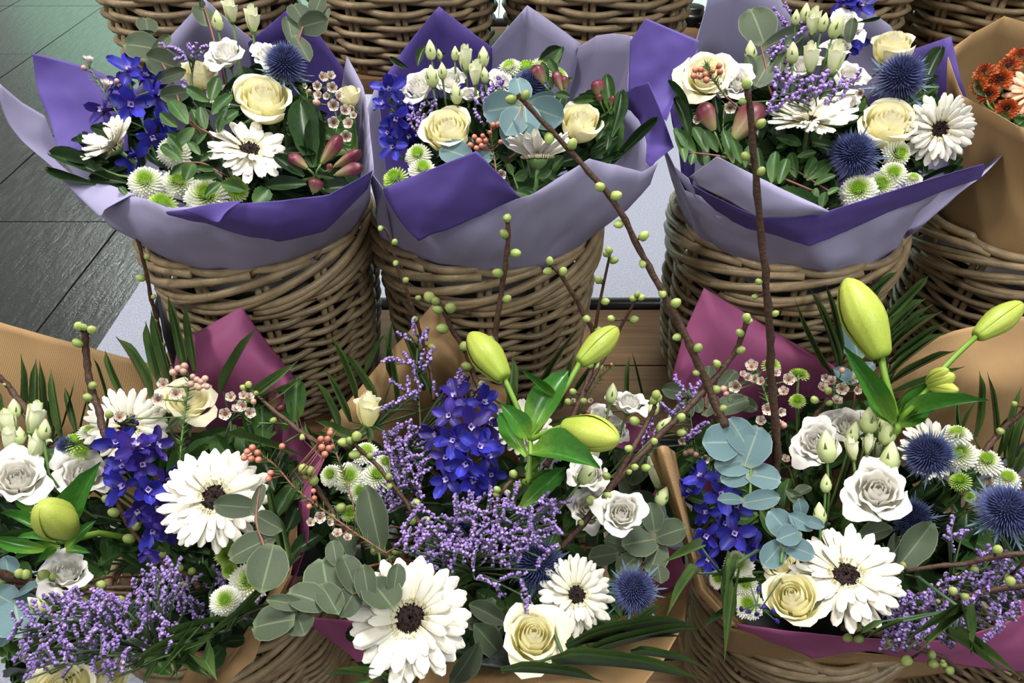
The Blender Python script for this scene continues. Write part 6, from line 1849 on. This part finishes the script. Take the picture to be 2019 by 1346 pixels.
twig('bare dark twig entering at the left edge by the pale buds', [(-40, 705, .74), (0, 742, .73), (25, 775, .72), (48, 802, .70), (70, 830, .68)], [(10, 758, 7), (-20, 722, 10)], (10, 13))
twig('thin brown twig rising past the left wicker basket over the carpet', [(268, 458, .86), (282, 510, .855), (300, 590, .85), (315, 660, .84), (330, 730, .82), (345, 790, .76)],
     [(290, 506, 11), (278, 548, 13), (303, 585, 9), (305, 632, 11), (322, 680, 8)], (7, 10))
twig('twig running from mauve paper to the orange waxflower buds', [(490, 768, .68), (520, 790, .67), (560, 825, .65), (600, 855, .63), (640, 880, .61)],
     [(490, 758, 12), (493, 787, 13), (480, 764, 11), (540, 828, 11), (598, 860, 12), (505, 775, 9)], (7, 11))
twig('curved twig with round buds below the large lower left gerbera', [(228, 980, .60), (250, 1030, .58), (290, 1080, .56), (330, 1115, .54), (375, 1140, .52), (390, 1160, .5)],
     [(212, 984, 16), (227, 974, 15), (225, 1010, 17), (269, 1037, 16), (255, 1062, 18), (304, 1067, 15), (321, 1093, 13), (306, 1108, 10), (354, 1120, 14), (339, 1124, 12), (378, 1126, 14), (385, 1138, 9), (371, 1152, 11), (362, 1150, 9)], (9, 13))
twig('thick horizontal twig with many buds entering at the lower left edge', [(270, 1158, .505), (210, 1158, .50), (130, 1155, .49), (60, 1148, .48), (0, 1132, .47), (-40, 1122, .46)],
     [(38, 1130, 16), (50, 1132, 17), (86, 1134, 20), (106, 1136, 15), (3, 1146, 16), (70, 1160, 16), (153, 1150, 13), (165, 1155, 15), (199, 1153, 16)], (8, 22))
twig('lower horizontal twig with hanging buds at the lower left edge', [(280, 1172, .49), (220, 1168, .485), (150, 1168, .48), (110, 1178, .475), (60, 1160, .475), (0, 1150, .47)],
     [(24, 1166, 15), (101, 1170, 17), (101, 1184, 16), (119, 1169, 15), (137, 1183, 17), (167, 1181, 17), (100, 1212, 16), (108, 1198, 11), (145, 1193, 10), (238, 1178, 13), (235, 1188, 10), (277, 1186, 11)], (7, 16))
twig('upper twig entering from the right edge over the lilac statice', [(1785, 1126, .50), (1830, 1118, .495), (1900, 1110, .49), (1960, 1096, .485), (2040, 1090, .48)], [(1780, 1114, 12), (1967, 1083, 16), (1920, 1120, 13), (1990, 1140, 16)], (8, 13))
twig('lower twig entering from the right edge over the lilac statice', [(1850, 1182, .47), (1900, 1176, .465), (1960, 1162, .46), (2040, 1150, .455)], [(1879, 1165, 15), (1902, 1177, 16), (1849, 1185, 9), (1992, 1146, 17)], (9, 14))
twig('twig with plump buds lying over the mauve edge of the lower right bouquet', [(1895, 1325, .44), (1860, 1296, .445), (1800, 1275, .45), (1740, 1255, .455), (1690, 1240, .465), (1660, 1236, .48)],
     [(1691, 1236, 15), (1672, 1256, 15), (1694, 1258, 15), (1754, 1262, 17), (1788, 1302, 17), (1836, 1290, 16), (1840, 1308, 17), (1859, 1308, 13), (1871, 1320, 17), (1858, 1302, 9)], (9, 13))
twig('dark twig with few buds in front of the kraft paper at the right edge', [(2040, 785, .68), (2000, 825, .67), (1965, 860, .66), (1940, 890, .64)], [(2000, 796, 10), (1972, 850, 14)], (10, 12))
twig('short budded twig behind the pale lisianthus buds of the lower right bouquet', [(1632, 782, .70), (1620, 800, .695), (1605, 830, .685), (1590, 870, .67)], [(1606, 788, 14), (1633, 770, 13), (1634, 794, 11)], (8, 10))
